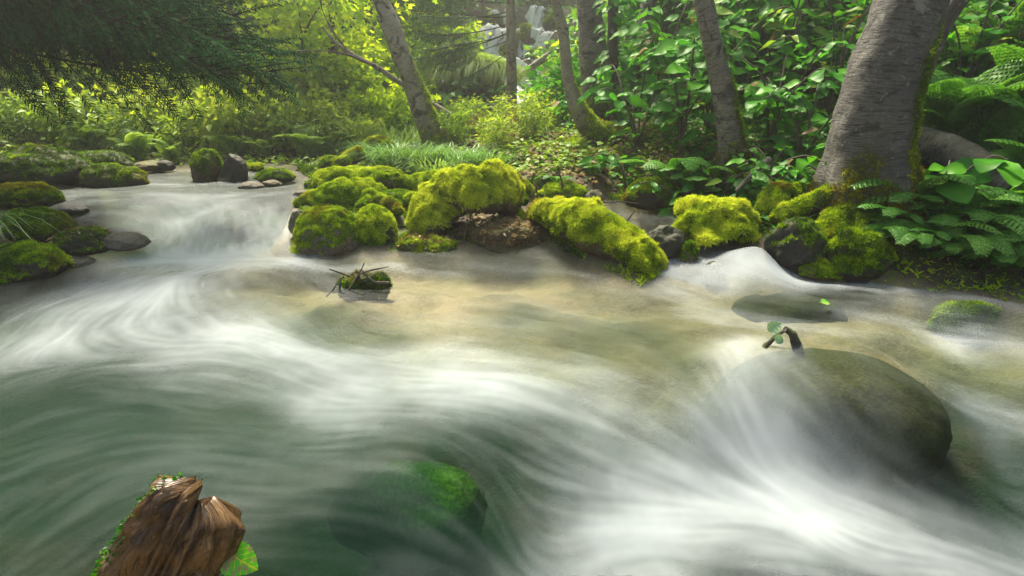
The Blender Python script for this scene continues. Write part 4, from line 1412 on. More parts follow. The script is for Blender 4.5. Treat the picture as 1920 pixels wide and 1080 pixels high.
def fall_strip(label, path, seed):
    """path: [(px, py, width_px)] draped down the cliff"""
    c = []
    for x, y, w in path:
        p = hit(x, y)
        c.append([p[0], p[1], w * .5 / FPX * depth_of(p)])
    c = spline(np.array(c), 36)
    FALL_C.append(c)
    m = 21
    s = np.linspace(-1, 1, m)
    ragged = 1 + .35 * fbm(np.column_stack([np.arange(36) * .45, np.full(36, seed * 3.3)]), 3, seed)
    X = c[:, 0:1] + s[None] * (c[:, 2] * ragged)[:, None] + .04 * fbm(np.column_stack([np.arange(36) * .3, np.zeros(36)]), 2, seed)[:, None]
    Y = np.repeat(c[:, 1:2], m, 1)
    Q = np.column_stack([X.ravel(), Y.ravel()])
    Z = land_z(Q)[0] + .09 + .09 * fbm(np.column_stack([Q[:, 0] * 7, Q[:, 1] * 1.2]), 4, seed) - .05 * np.repeat(s[None] ** 2, 36, 0).ravel()
    i, j = np.meshgrid(np.arange(35), np.arange(m - 1), indexing='ij')
    a = i * m + j
    F = np.stack([a, a + 1, a + m + 1, a + m], -1).reshape(-1, 4)
    foam = np.repeat((1 - np.abs(s) ** 3 * .6)[None], 36, 0).ravel()
    ln = np.concatenate([[0], np.cumsum(np.linalg.norm(np.diff(np.column_stack([c[:, :2], Z.reshape(36, m)[:, 10]]), axis=0), axis=1))])
    uv = np.column_stack([(s[None] * c[:, 2:3]).ravel(), np.repeat(ln[:, None], m, 1).ravel()])
    me = mesh_np('waterfall', np.column_stack([Q, Z]), F, MAT['falls'], {'foam': foam}, uv=uv)
    add('waterfall', me, label=label, cat='waterfall', group='white cascades at the back')


fall_strip('white cascade spilling left of the thin conifer trunk', [(952, 22, 26), (935, 55, 52), (915, 82, 66), (890, 108, 70)], 1)
fall_strip('low white cascade sliding left below the upper left cascade', [(895, 108, 36), (870, 118, 40), (845, 132, 28)], 2)
fall_strip('narrow white chute left of the grassy ledge', [(850, 132, 14), (838, 148, 18), (822, 168, 24)], 3)
fall_strip('bright narrow waterfall right of the thin conifer trunk', [(1004, 20, 26), (1002, 50, 40), (998, 72, 46), (996, 92, 52)], 4)
fall_strip('slanting white cascade beside the curved trunk', [(1042, 60, 26), (1022, 85, 36), (1000, 105, 46), (990, 120, 50)], 5)
fall_strip('broad lower white cascade right of the grassy ledge', [(1035, 118, 50), (1005, 140, 80), (980, 162, 92), (958, 190, 84), (945, 215, 66)], 6)

for i, (bx, lab, tn, m) in enumerate((((968, 40, 1000, 80), 'mossy ochre rock beside the bright narrow waterfall', .6, 'rock_brown'), ((985, 88, 1030, 120), 'grey rock between the two right cascades', .3, 'rock_grey'),
                                      ((930, 82, 962, 112), 'mossy rock splitting the upper left cascade', .5, 'rock_brown'), ((840, 108, 880, 128), 'low rock under the sliding cascade', .45, 'rock_brown'),
                                      ((1015, 20, 1055, 60), 'dark mossy rock at the lip of the bright narrow waterfall', .4, 'rock_dark'), ((905, 20, 950, 55), 'dark mossy rock above the left cascade', .3, 'rock_dark'))):
    h_ = hit((bx[0] + bx[2]) / 2, bx[3])
    rock('cliff_rock', lab, bx, Y=float(h_[1]), mat=m, moss=.8, seed=70 + i, tint=tn, density=1500, length=.07, cat='rock', sub=4)
h_ = hit(885, 190)
led = rock('grassy_ledge', 'rounded ledge with a thick mop of hanging grass under the waterfall', (822, 125, 948, 205), Y=float(h_[1]) - .6, mat='rock_brown', moss=.6, seed=80, tint=.5, density=900, length=.08, cat='ledge', hscale=1.0)
V, F, at = grass_blades(2600, 0.75, (.95, .7, 0), 81, .022, 1.25, toward=(-.1, -1), tint=.42)
V = V + np.column_stack([np.zeros(len(V)), np.zeros(len(V)), .75 - .35 * (np.repeat(V.reshape(-1, 10, 3)[:, 0, 0], 10) / .95) ** 2 - .2 * np.clip(-np.repeat(V.reshape(-1, 10, 3)[:, 0, 1], 10), 0, 1)])
add('hanging_grass', mesh_np('hanging_grass', V, F, MAT['leaf_bank'], at, smooth=False), led, kind='stuff')


def pole(name, label, px_path, Y, mat='twig', cat='branch', n=40, ns=10, bump=.008, moss=.2, seed=0, dY=0.0, Ys=None):
    pts, rad = [], []
    for i, (x, y, w) in enumerate(px_path):
        yy = Ys[i] if Ys else Y + dY * i / (len(px_path) - 1)
        p = P(x, y, Y=yy)
        pts.append(p)
        rad.append(w * .5 / FPX * depth_of(p))
    pts = np.array(pts)
    b = pts[0].copy()
    pr = spline(np.column_stack([pts - b, rad]), n)
    V, F, uv, al = tube(pr[:, :3], pr[:, 3], ns, bump, 6, seed)
    N = vnormals(V, F)
    return add(name, mesh_np(name, V, F, MAT[mat], {'moss': moss * sstep(-.1, .6, N[:, 2])}, uv=uv), label=label, cat=cat, loc=tuple(b))


pole('fallen_tree', 'dead trunk lying diagonally across the lower cascade', [(880, 212, 9), (930, 178, 11), (985, 135, 13), (1050, 88, 13), (1090, 60, 12)], 14.6, 'bark_warm', 'log')
pole('bare_branch', 'fallen tree limb crossing behind the leaning trunk', [(604, 50, 4), (630, 80, 6), (665, 105, 8), (705, 125, 9), (755, 158, 10), (805, 192, 12), (850, 222, 14)], 9.4, 'bark_warm')
pole('bare_branch', 'thin side twig forking from the fallen limb towards the maple', [(690, 118, 5), (650, 102, 4), (600, 95, 3), (545, 98, 2)], 9.3, 'twig')
pole('bare_branch', 'thin dark twig rising from the fallen limb', [(650, 92, 4), (625, 60, 3), (605, 20, 2), (598, -20, 2)], 9.35, 'twig')

# ------------------------------------------------------------------ conifers
con = thing('conifer', 'dark hemlock at the left whose drooping boughs overhang the stream', 'tree')
tree_trunk(con, 'conifer', [(-330, 330, 90), (-330, 150, 80), (-330, -100, 74), (-330, -500, 60), (-330, -1100, 40)], 6.6, 'bark_dark', moss_h=.5, ext=1)
TIPS = [(535, 195, 5.9), (490, 215, 6.0), (505, 150, 6.2), (440, 195, 5.6), (420, 150, 6.5), (350, 195, 5.5), (330, 140, 6.2), (262, 170, 5.4), (215, 115, 6.0), (560, 60, 6.6), (470, 85, 6.1), (590, 12, 6.8), (375, 60, 6.4), (160, 150, 5.3),
        (110, 80, 5.8), (70, 160, 5.2), (520, 20, 5.9), (430, 20, 5.6), (300, 60, 5.6), (240, 20, 5.4), (470, 130, 5.3), (390, 110, 5.2), (300, 105, 5.1), (510, 95, 5.6), (545, 130, 6.4), (190, 60, 5.0), (60, 40, 5.0), (600, -40, 6.2), (450, -40, 5.4), (640, -20, 7.0)]
for i, (tx, ty, tY) in enumerate(TIPS):
    if tx > 548 or (tx > 500 and ty < 140):
        continue
    tip = P(tx - 10, ty - 48, Y=tY)
    st = (con.location[0] + .05, con.location[1] + .1 * (i % 3), tip[2] + .55 + .15 * (i % 4) + .10 * (tx / 600))
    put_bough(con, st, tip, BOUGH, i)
rr = np.random.default_rng(5)
for i in range(46):
    an = rr.random() * 2 * math.pi
    z = 3.6 + 6.5 * i / 46
    L = 4.4 * (1 - .75 * (i / 46)) * (.75 + .4 * rr.random())
    st = (con.location[0], con.location[1], z)
    put_bough(con, st, (st[0] + L * math.cos(an), st[1] + L * math.sin(an), z - .2 * L), BOUGH, 40 + i)
for i, (sx, sy, tx, ty) in enumerate(((955, 20, 800, 30), (955, 45, 785, 60), (955, 60, 800, 95), (955, 75, 830, 120), (956, 92, 860, 150), (955, 5, 830, -10), (955, -20, 790, 0), (956, 60, 770, 110), (956, 30, 760, 20), (956, -40, 740, -20))):
    put_bough(t9, P(sx, sy, Y=12.5), P(tx, ty, Y=12.1 + .1 * (i % 5)), BOUGH_FAR, i)
for i in range(26):
    an = rr.random() * 2 * math.pi
    z = 4.5 + 5 * i / 26
    L = 2.0 * (1 - .6 * i / 26)
    st = P(956, -40, Y=12.5)
    put_bough(t9, (st[0], st[1], z), (st[0] + L * math.cos(an), st[1] + L * math.sin(an), z - .25 * L), BOUGH_FAR, 60 + i)


# ------------------------------------------------------------------ leafy trees
def leafy_tree(label, px, Y, h_trunk, crowns, mat, seed, leaf=.13, kind='simple', name='broadleaf_tree', trunk_r=.08, ncl=60, per=38, tint=.5, group=None, lean=0.0, flat=.4, width=.6):
    """crowns: list of (dx, dy, z, rx, ry, rz) crown lobes above the foot"""
    loc = on_land(px, Y)
    root = thing(name, label, 'tree', loc=loc, group=group)
    top = max(c[2] for c in crowns)
    path = spline(np.array([[0, 0, -.1], [lean * .4, 0, top * .4], [lean, 0, top]]), 20)
    V, F, uv, al = tube(path, np.linspace(trunk_r, trunk_r * .3, 20), 10, .01, 4, seed)
    add('trunk', mesh_np('trunk', V, F, MAT['bark_dark'], {'moss': sstep(.8, .1, al)}, uv=uv), root)
    parts = []
    for i, (dx, dy, z, rx, ry, rz) in enumerate(crowns):
        V, F, at = crown(seed * 13 + i, (rx, ry, rz), ncl, per, leaf, kind, width, flat, clu=.30, shell=.25, tint=tint)
        parts.append((V + np.array([dx, dy, z]), F, at))
        k = min(19, max(2, int(19 * (z - rz * .6) / top)))
        lb = spline(np.array([path[k], (path[k] + np.array([dx, dy, z])) / 2 + [0, 0, .1], [dx, dy, z]]), 10)
        lv, lf, _, _ = tube(lb, np.linspace(trunk_r * .5, .008, 10), 6, cap=False)
        add('limb', mesh_np('limb', lv, lf, MAT['bark_dark'], {'moss': np.zeros(len(lv))}), root)
    V, F, at = join(parts)
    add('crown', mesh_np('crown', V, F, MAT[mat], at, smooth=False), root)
    return root


leafy_tree('lime-green maple glowing behind the leaning trunk', 640, 11.2, 2, [(-.6, 0, 2.2, 1.5, 1.0, .7), (.5, .3, 2.8, 1.3, 1.0, .8), (-.2, 0, 1.5, 1.2, .9, .45), (-1.4, .2, 3.0, 1.2, 1, .8), (.2, 0, 3.8, 1.8, 1.2, .9)], 'leaf_maple', 3, .15, 'maple', 'maple_tree', ncl=30, per=20, tint=.62, flat=.22)
leafy_tree('lime maple whose crown fills the gap left of the fallen limb', 520, 12.6, 2, [(0, 0, 2.4, 1.4, 1, .8), (.9, .2, 1.8, 1.2, .9, .6), (-.8, 0, 3.2, 1.5, 1, .9), (.6, 0, 3.6, 1.6, 1, .9)], 'leaf_maple', 4, .15, 'maple', 'maple_tree', ncl=30, per=20, tint=.55, flat=.25)
leafy_tree('lime maple sapling between hemlock boughs and fallen limb', 585, 10.6, 2, [(-.3, 0, 1.5, 1.0, .7, .5), (.5, .1, 2.2, 1.0, .7, .5), (-.5, 0, 2.6, 1.1, .8, .6), (.2, 0, 1.0, .8, .6, .35)], 'leaf_maple', 6, .15, 'maple', 'maple_tree', ncl=24, per=18, tint=.6, flat=.22, trunk_r=.04)
leafy_tree('pale green maple in the mist left of the waterfall', 745, 14.5, 2, [(0, 0, 2.6, 1.5, 1, 1.0), (.5, 0, 3.6, 1.5, 1, .9), (-.5, 0, 1.4, 1.2, .9, .6), (.2, 0, .7, 1.3, .8, .6)], 'leaf_maple', 5, .16, 'maple', 'maple_tree', ncl=32, per=20, tint=.55, flat=.3)
for i, (px, Y, cr, lab, mt) in enumerate((
        (40, 13.5, [(0, 0, 1.6, 1.5, 1.2, 1.0), (.9, 0, 2.6, 1.4, 1.2, .9), (-.9, 0, 2.8, 1.5, 1.2, 1.0), (.3, 0, .8, 1.2, 1, .6)], 'dark leafy tree at the far left edge behind the boulders', 'leaf_shaded'),
        (180, 14.5, [(0, 0, 1.8, 1.6, 1.2, 1.1), (.8, 0, 2.9, 1.5, 1.2, 1), (-.7, 0, 3.3, 1.5, 1.2, 1), (0, 0, .8, 1.4, 1, .6)], 'dark blue-green tree behind the big dark boulder', 'leaf_shaded'),
        (330, 15.2, [(0, 0, 1.8, 1.6, 1.2, 1.1), (.8, 0, 3.0, 1.6, 1.2, 1), (-.8, 0, 3.2, 1.5, 1.2, 1), (0, 0, .9, 1.4, 1, .6)], 'shaded tree behind the mossy block', 'leaf_shaded'),
        (440, 15.8, [(0, 0, 1.8, 1.5, 1.2, 1.1), (.7, 0, 2.9, 1.5, 1.2, 1), (-.8, 0, 3.6, 1.6, 1.2, 1), (0, 0, 1.0, 1.4, 1, .7)], 'shaded green tree left of the maples', 'leaf_shaded'),
        (-60, 15.5, [(0, 0, 2.4, 2.2, 1.5, 1.6), (1.6, 0, 3.6, 2, 1.5, 1.4)], 'far dark tree seen above the boulders at the left edge', 'leaf_shaded'),
        (250, 17.5, [(0, 0, 2.4, 2.2, 1.5, 1.6), (1.6, 0, 3.0, 2, 1.5, 1.4), (-1.6, 0, 2.6, 2, 1.5, 1.4)], 'far tree in the shade behind the hemlock boughs', 'leaf_shaded'),
        (600, 17, [(0, 0, 2.0, 2.2, 1.5, 1.6), (1.6, 0, 2.2, 2, 1.5, 1.4), (-1.6, 0, 2.6, 2, 1.5, 1.4)], 'misty tree on the slope behind the maples', 'leaf_maple'),  # lime leaves on the misty trees: background glow put into the colour
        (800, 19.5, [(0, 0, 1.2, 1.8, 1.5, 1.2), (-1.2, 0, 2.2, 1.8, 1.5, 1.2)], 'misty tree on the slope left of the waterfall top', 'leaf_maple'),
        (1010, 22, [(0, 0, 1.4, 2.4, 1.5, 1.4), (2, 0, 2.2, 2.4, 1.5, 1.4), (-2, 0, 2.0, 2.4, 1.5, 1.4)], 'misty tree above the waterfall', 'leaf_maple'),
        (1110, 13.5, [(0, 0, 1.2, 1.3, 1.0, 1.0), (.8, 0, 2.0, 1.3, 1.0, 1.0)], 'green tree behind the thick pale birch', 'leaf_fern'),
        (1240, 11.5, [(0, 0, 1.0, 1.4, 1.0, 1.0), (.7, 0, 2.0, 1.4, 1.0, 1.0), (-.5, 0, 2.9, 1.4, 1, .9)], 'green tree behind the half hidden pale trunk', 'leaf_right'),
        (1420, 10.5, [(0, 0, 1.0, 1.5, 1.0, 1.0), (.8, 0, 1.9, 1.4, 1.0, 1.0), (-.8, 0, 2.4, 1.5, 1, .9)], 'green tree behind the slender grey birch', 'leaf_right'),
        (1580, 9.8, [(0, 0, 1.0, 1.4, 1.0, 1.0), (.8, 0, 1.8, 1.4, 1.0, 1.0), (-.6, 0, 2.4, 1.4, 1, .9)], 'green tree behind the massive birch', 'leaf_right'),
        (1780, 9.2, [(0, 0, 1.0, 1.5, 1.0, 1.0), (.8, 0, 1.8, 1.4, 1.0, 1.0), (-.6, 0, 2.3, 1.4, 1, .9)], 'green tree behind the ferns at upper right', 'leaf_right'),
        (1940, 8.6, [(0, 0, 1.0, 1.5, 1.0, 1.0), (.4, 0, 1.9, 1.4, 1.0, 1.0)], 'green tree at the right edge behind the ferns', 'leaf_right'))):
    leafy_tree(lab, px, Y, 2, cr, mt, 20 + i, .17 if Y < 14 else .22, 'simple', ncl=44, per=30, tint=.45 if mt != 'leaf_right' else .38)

# unseen crown added to the massive birch, shaped to shade the near water
_cv = []
_tb = np.array(SHADE_CANOPY[0].location)
_tt = np.array([4.3, 4.9, 4.2])
for i_, c_, r_ in SHADE_CANOPY[1]:
    V, F, at = crown(900 + i_, r_, 34, 16, .17, 'simple', .6, .4, clu=.3, shell=.25, tint=.5)
    _cv.append((V + c_ - _tb, F, at))
    lb = spline(np.array([_tt, (_tt + c_) / 2 + [0, 0, .5], c_]), 14) - _tb
    lv, lf, _, _ = tube(lb, np.linspace(.10, .012, 14), 8, cap=False)
    add('limb', mesh_np('limb', lv, lf, MAT['bark_big'], {'moss': np.zeros(len(lv))}), SHADE_CANOPY[0])
V, F, at = join(_cv)
add('crown', mesh_np('crown', V, F, MAT['leaf_right'], at, smooth=False), SHADE_CANOPY[0])
# mossy roots gripping the bank
for i_, pts_ in enumerate((((1585, 400, 4.62), (1560, 425, 4.5), (1535, 455, 4.42), (1520, 490, 4.36)), ((1610, 415, 4.55), (1600, 450, 4.45), (1590, 490, 4.38), (1585, 520, 4.34)), ((1650, 415, 4.6), (1668, 445, 4.48), (1672, 485, 4.42), (1680, 525, 4.35)), ((1560, 375, 4.75), (1520, 385, 4.8), (1480, 400, 4.8), (1455, 420, 4.75)), ((1690, 400, 4.75), (1720, 420, 4.7), (1745, 450, 4.6)))):
    w_ = np.array([P(x, y, Y=yy) for x, y, yy in pts_]) - _tb
    pr_ = spline(np.column_stack([w_, np.linspace(.12, .045, len(w_))]), 24)
    V, F, uv, al = tube(pr_[:, :3], pr_[:, 3], 16, .03, 6, i_)
    mk = sstep(-.3, .4, vnormals(V, F)[:, 2] + .4 * fbm(V * 6, 3, i_))
    rt = add('root', mesh_np('root', V, F, MAT['bark_dark'], {'moss': mk}, uv=uv), SHADE_CANOPY[0])
    res = moss_tufts(V, F, vnormals(V, F), np.where(mk > .4, mk, 0), 2200, .028, i_ + 40, tint0=.38, brown=lambda p: np.clip(.2 + .5 * fbm(p * 3, 2, 9), 0, .7))
    add('moss', mesh_np('moss', res[0], res[1], MAT['moss'], res[2], smooth=False), rt, kind='stuff')

# ------------------------------------------------------------------ right bank shrubs, leaf by leaf
SHRUBS = [
    (1195, 7.2, 1.2, .5, 90, .22, 'leafy shrub right of the curved mossy trunk foot'), (1275, 6.7, 1.2, .5, 110, .24, 'shrub with big leaves between vine-wrapped trunk and slender birch'),
    (1235, 8.2, 1.9, .7, 110, .24, 'tall shrub behind the big-leaved one, under the half hidden trunk'), (1325, 7.2, 1.7, .6, 120, .23, 'dense shrub just left of the slender grey birch'),
    (1300, 9.2, 2.8, .8, 120, .25, 'tall shrub reaching the top of the picture left of the slender birch'), (1440, 6.4, 1.0, .5, 100, .21, 'low shrub right of the slender birch foot'),
    (1500, 5.9, .75, .45, 90, .18, 'low shrub between slender birch and massive birch'), (1455, 7.4, 2.0, .7, 130, .22, 'tall shrub behind the low shrub right of the slender birch'),
    (1545, 6.8, 1.7, .6, 110, .20, 'tall shrub beside the left side of the massive birch'), (1400, 8.4, 2.6, .8, 130, .24, 'tallest shrub showing right of the slender birch top'),
    (1530, 8.4, 2.6, .8, 130, .23, 'tall shrub at the top left of the massive birch'), (1755, 4.75, .75, .3, 26, .26, 'bold plant with long pointed leaves right of the massive birch'),
    (1790, 6.4, 1.5, .6, 110, .20, 'shrub behind the bold plant right of the massive birch'), (1890, 6.2, 1.4, .6, 110, .20, 'shrub behind ferns near the right edge'),
    (1840, 7.4, 2.3, .8, 130, .23, 'tall shrub at upper right behind the slanting dark trunk'), (1930, 7.6, 2.4, .8, 120, .23, 'tall shrub in the top right corner'),
    (1085, 8.6, .7, .4, 50, .20, 'small shrub left of the thick pale birch'), (1175, 6.4, .45, .35, 40, .16, 'seedlings in front of the curved mossy foot'),
    (1350, 5.7, .4, .35, 50, .15, 'heart-leaved plants at the foot of the slender birch'), (1270, 5.75, .35, .4, 60, .14, 'creeping leaves above the dark moss hummock'),
    (1450, 5.5, .4, .4, 60, .14, 'small leafy plants behind the pale stick'), (1550, 5.1, .45, .3, 36, .13, 'seedlings against the left root of the massive birch'),
]
for i, (px, Y, h, sp, nl, lf, lab) in enumerate(SHRUBS):
    broadleaf_shrub(lab, px, Y, h, sp, nl, lf, 200 + i, nstem=3 if nl < 60 else 6, lowfrac=.05 if h < .8 else .12, meshes=(BROAD, BROAD_C, BROAD, BROAD_B, BROAD_C)[i % 5])

# vine leaves on the dark trunk
rr = np.random.default_rng(9)
for i in range(60):
    f = rr.random()
    c = P(1155 - 6 * f, 245 - 260 * f, Y=8.2) - np.array(t5.location)
    an = -math.pi / 2 + rr.standard_normal() * 1.1
    D = np.array([math.cos(an), math.sin(an), -.4])
    o = bpy.data.objects.new('vine_leaf', BROAD[rr.integers(4)])
    COL.objects.link(o)
    o.parent = t5
    o.matrix_local = leaf_matrix(c + D * .11, D, np.array([0, -.6, 1]) + .3 * rr.standard_normal(3), .16 + .1 * rr.random())

# ------------------------------------------------------------------ ferns
for i, (px, Y, sz, nf, lab) in enumerate((
        (1690, 4.62, .50, 7, 'fern beside the mossy rock under the massive birch, leaning to the water'), (1745, 4.5, .55, 8, 'fern below the bold long-leaved plant'),
        (1800, 4.4, .50, 8, 'low fern at the waterline under the fallen birch log'), (1850, 4.65, .6, 8, 'fern in front of the fallen birch log'),
        (1905, 4.45, .55, 8, 'fern at the right edge near the water'), (1830, 4.28, .42, 7, 'fern dipping its fronds at the water below the fallen birch log'), (1730, 4.3, .40, 7, 'fern dipping its fronds at the water below the massive birch'), (1895, 4.2, .42, 7, 'lowest fern at the right edge touching the water'), (1660, 4.5, .36, 6, 'small fern hanging over the stream left of the other bank ferns'),
        (1950, 4.9, .6, 7, 'fern in the right edge above the waterline fern'))):
    lc = on_land(px, Y)
    fern(lab, (lc[0], lc[1], lc[2] + .10), sz * 1.15, nf, 300 + i, FROND, toward=(-.25, -1), fan=4.2, lift=.42, group='ferns on the right bank')
for i, (px, Y, sz, nf, lift, lab) in enumerate((
        (1770, 5.7, 1.05, 8, .8, 'large bright fern rising right of the massive birch'), (1850, 5.5, 1.1, 8, .85, 'large bright fern behind the fallen birch log'), (1925, 5.6, 1.1, 8, .8, 'large bright fern at the right edge'),
        (1890, 6.4, 1.25, 8, .95, 'tall fern at upper right behind the large ferns'), (1810, 6.6, 1.2, 7, .95, 'tall fern beside the slanting dark trunk'))):
    fern(lab, on_land(px, Y), sz, nf, 320 + i, FROND, lift=lift, group='ferns on the right bank')
for i, (px, Y, sz, nf, lab) in enumerate((
        (1255, 6.05, .55, 6, 'fern with long bright fronds above the dark moss hummock'), (1300, 5.95, .5, 6, 'fern left of the slender birch foot'), (1085, 5.9, .28, 5, 'small fern over the side pool'),
        (1040, 6.3, .3, 5, 'small yellowish fern on the low moss hummock'), (1115, 6.6, .3, 5, 'little fern on the leaf litter before the curved trunk'))):
    fern(lab, on_land(px, Y), sz, nf, 340 + i, FROND, toward=(-.8, -1), fan=3.4, lift=.35, group='ferns on the right bank')

for i, (px, Y, sz) in enumerate(((1655, 4.36, .34), (1700, 4.28, .38), (1748, 4.24, .36), (1790, 4.2, .40), (1840, 4.16, .38), (1885, 4.12, .40), (1930, 4.1, .38), (1770, 4.42, .42), (1868, 4.36, .44), (1820, 4.5, .42))):
    lc = on_land(px, Y)
    fern('small fern drooping over the right shore, %s' % ('nearest the birch roots', 'second from the birch roots', 'third from the birch roots', 'fourth from the birch roots', 'fifth from the birch roots', 'second from the right border', 'at the right border', 'in the upper row nearest the birch', 'in the upper row nearest the border', 'in the middle of the upper row')[i],
         (lc[0], lc[1], lc[2] + .13), sz, 8, 400 + i, FROND, toward=(-.1, -1), fan=4.4, lift=.12, group='ferns on the right bank')

LEFT_FERNS = [(165, 9.0, .8), (215, 8.8, .8), (265, 8.9, .75), (320, 8.75, .7), (375, 9.1, .8), (440, 8.9, .7), (500, 8.9, .8), (540, 9.2, .9), (585, 8.9, .85), (630, 9.1, .9), (600, 9.8, .95), (545, 10.0, .95), (240, 9.7, .9), (120, 9.4, .85)]
for i, (px, Y, sz) in enumerate(LEFT_FERNS):
    near = ('above the big dark boulder', 'above the brown wedge-shaped rock', 'over the ochre rock', 'over the small black rock', 'behind the upright mossy block', 'behind the black angular stone', 'over the orange-topped rock',
            'second right of the orange-topped rock', 'below the misty maple', 'nearest the head of the moss island', 'in the brighter second row near the island', 'in the second row below the lime maple', 'in the second row left of the mossy block', 'beside the shaded left boulders')[i]
    if i in (1, 4, 12, 13):
        continue
    fern('pale feathery fern on the far bank ' + near, on_land(px, Y), sz * (.6 + .1 * (i % 3)), 6, 360 + i, FROND_PALE, toward=(.3 - .5 * (i % 3), -1), fan=4.0, lift=.75, group='pale ferns along the far bank')


# ------------------------------------------------------------------ far bank bushes
def bush_meshes(seed, mat, leaf, radii=(.62, .5, .55), ncl=60, per=15, kind='simple', width=.55, tint=.5, flat=.5):
    V, F, at = crown(seed, radii, ncl, per, leaf, kind, width, flat, clu=.34, shell=.25, tint=tint)
    V[:, 2] += radii[2] * 1.05
    fo = mesh_np('foliage', V, F, mat, at, smooth=False)
    r = np.random.default_rng(seed)
    tips = np.column_stack([r.standard_normal((9, 2)) * np.array(radii[:2]) * .55, radii[2] * (1 + .7 * r.random(9))])
    V, F, at = stems_mesh(tips, .012, seed)
    return fo, mesh_np('stem', V, F, MAT['twig'], at)


BUSH = {'bank': [bush_meshes(500 + i, MAT['leaf_bank'], (.13, .10, .15)[i], tint=(.45, .55, .6)[i], flat=.8) for i in range(3)],
        'lance': [bush_meshes(510 + i, MAT['leaf_bank'], .15, kind='lance', width=.28, tint=.5, per=18) for i in range(2)],
        'dark': [bush_meshes(520 + i, MAT['leaf_shaded'], .12, tint=.5) for i in range(2)],
        'right': [bush_meshes(530 + i, MAT['leaf_right'], .15, tint=.42) for i in range(2)],
        'maple': [bush_meshes(540 + i, MAT['leaf_maple'], .13, kind='maple', width=1.0, tint=.45, per=14, flat=.3) for i in range(2)],
        'dry': [bush_meshes(550 + i, MAT['dry'], .14, kind='lance', width=.25, tint=.5, ncl=30, per=9) for i in range(1)]}


def bush(kind, label, px, Y, s, seed, group, sz=1.0):
    r = np.random.default_rng(seed)
    root = thing('bush', label, 'bush', loc=on_land(px, Y), rotz=r.random() * 6.28, group=group)
    root.scale = (s, s, s * sz)
    fo, st = BUSH[kind][seed % len(BUSH[kind])]
    add('foliage', fo, root)
    add('stem', st, root)


GB = 'leafy bushes along the far bank'
FAR = []
for i in range(13):
    FAR.append(('bank' if i % 3 else 'lance', 60 + i * 48, 9.3 + .45 * (i % 2), .62 + .14 * (i % 3)))
for i in range(12):
    FAR.append(('bank' if i % 4 != 1 else 'maple', 40 + i * 54, 11.2 + .3 * (i % 2), .95 + .12 * (i % 3)))
for i in range(11):
    FAR.append((('dark', 'bank', 'dark', 'lance')[i % 4], 10 + i * 62, 12.9 + .3 * (i % 3), 1.15 + .15 * (i % 2)))
marks = ['behind the far-left boulders', 'above the brown wedge-shaped rock', 'above the ochre rock', 'behind the upright mossy block', 'behind the black angular stone', 'behind the low black rock', 'near the head of the moss island']
seen_labels = set()
for i, (kd, px, Y, s) in enumerate(FAR):
    row = 'front-row' if Y < 10.4 else ('middle-row' if Y < 12 else 'back-row')
    lab = '%s %s bush on the far bank %s' % ({'bank': 'yellow-green', 'lance': 'narrow-leaved', 'dark': 'shaded', 'maple': 'maple-leaved'}[kd], row, marks[min(6, max(0, int((px - 30) / 95)))])
    if lab in seen_labels:
        lab = lab.replace('bush on', 'bush, the one further right, on')
    seen_labels.add(lab)
    bush(kd, lab, px, Y, s, 600 + i, GB)
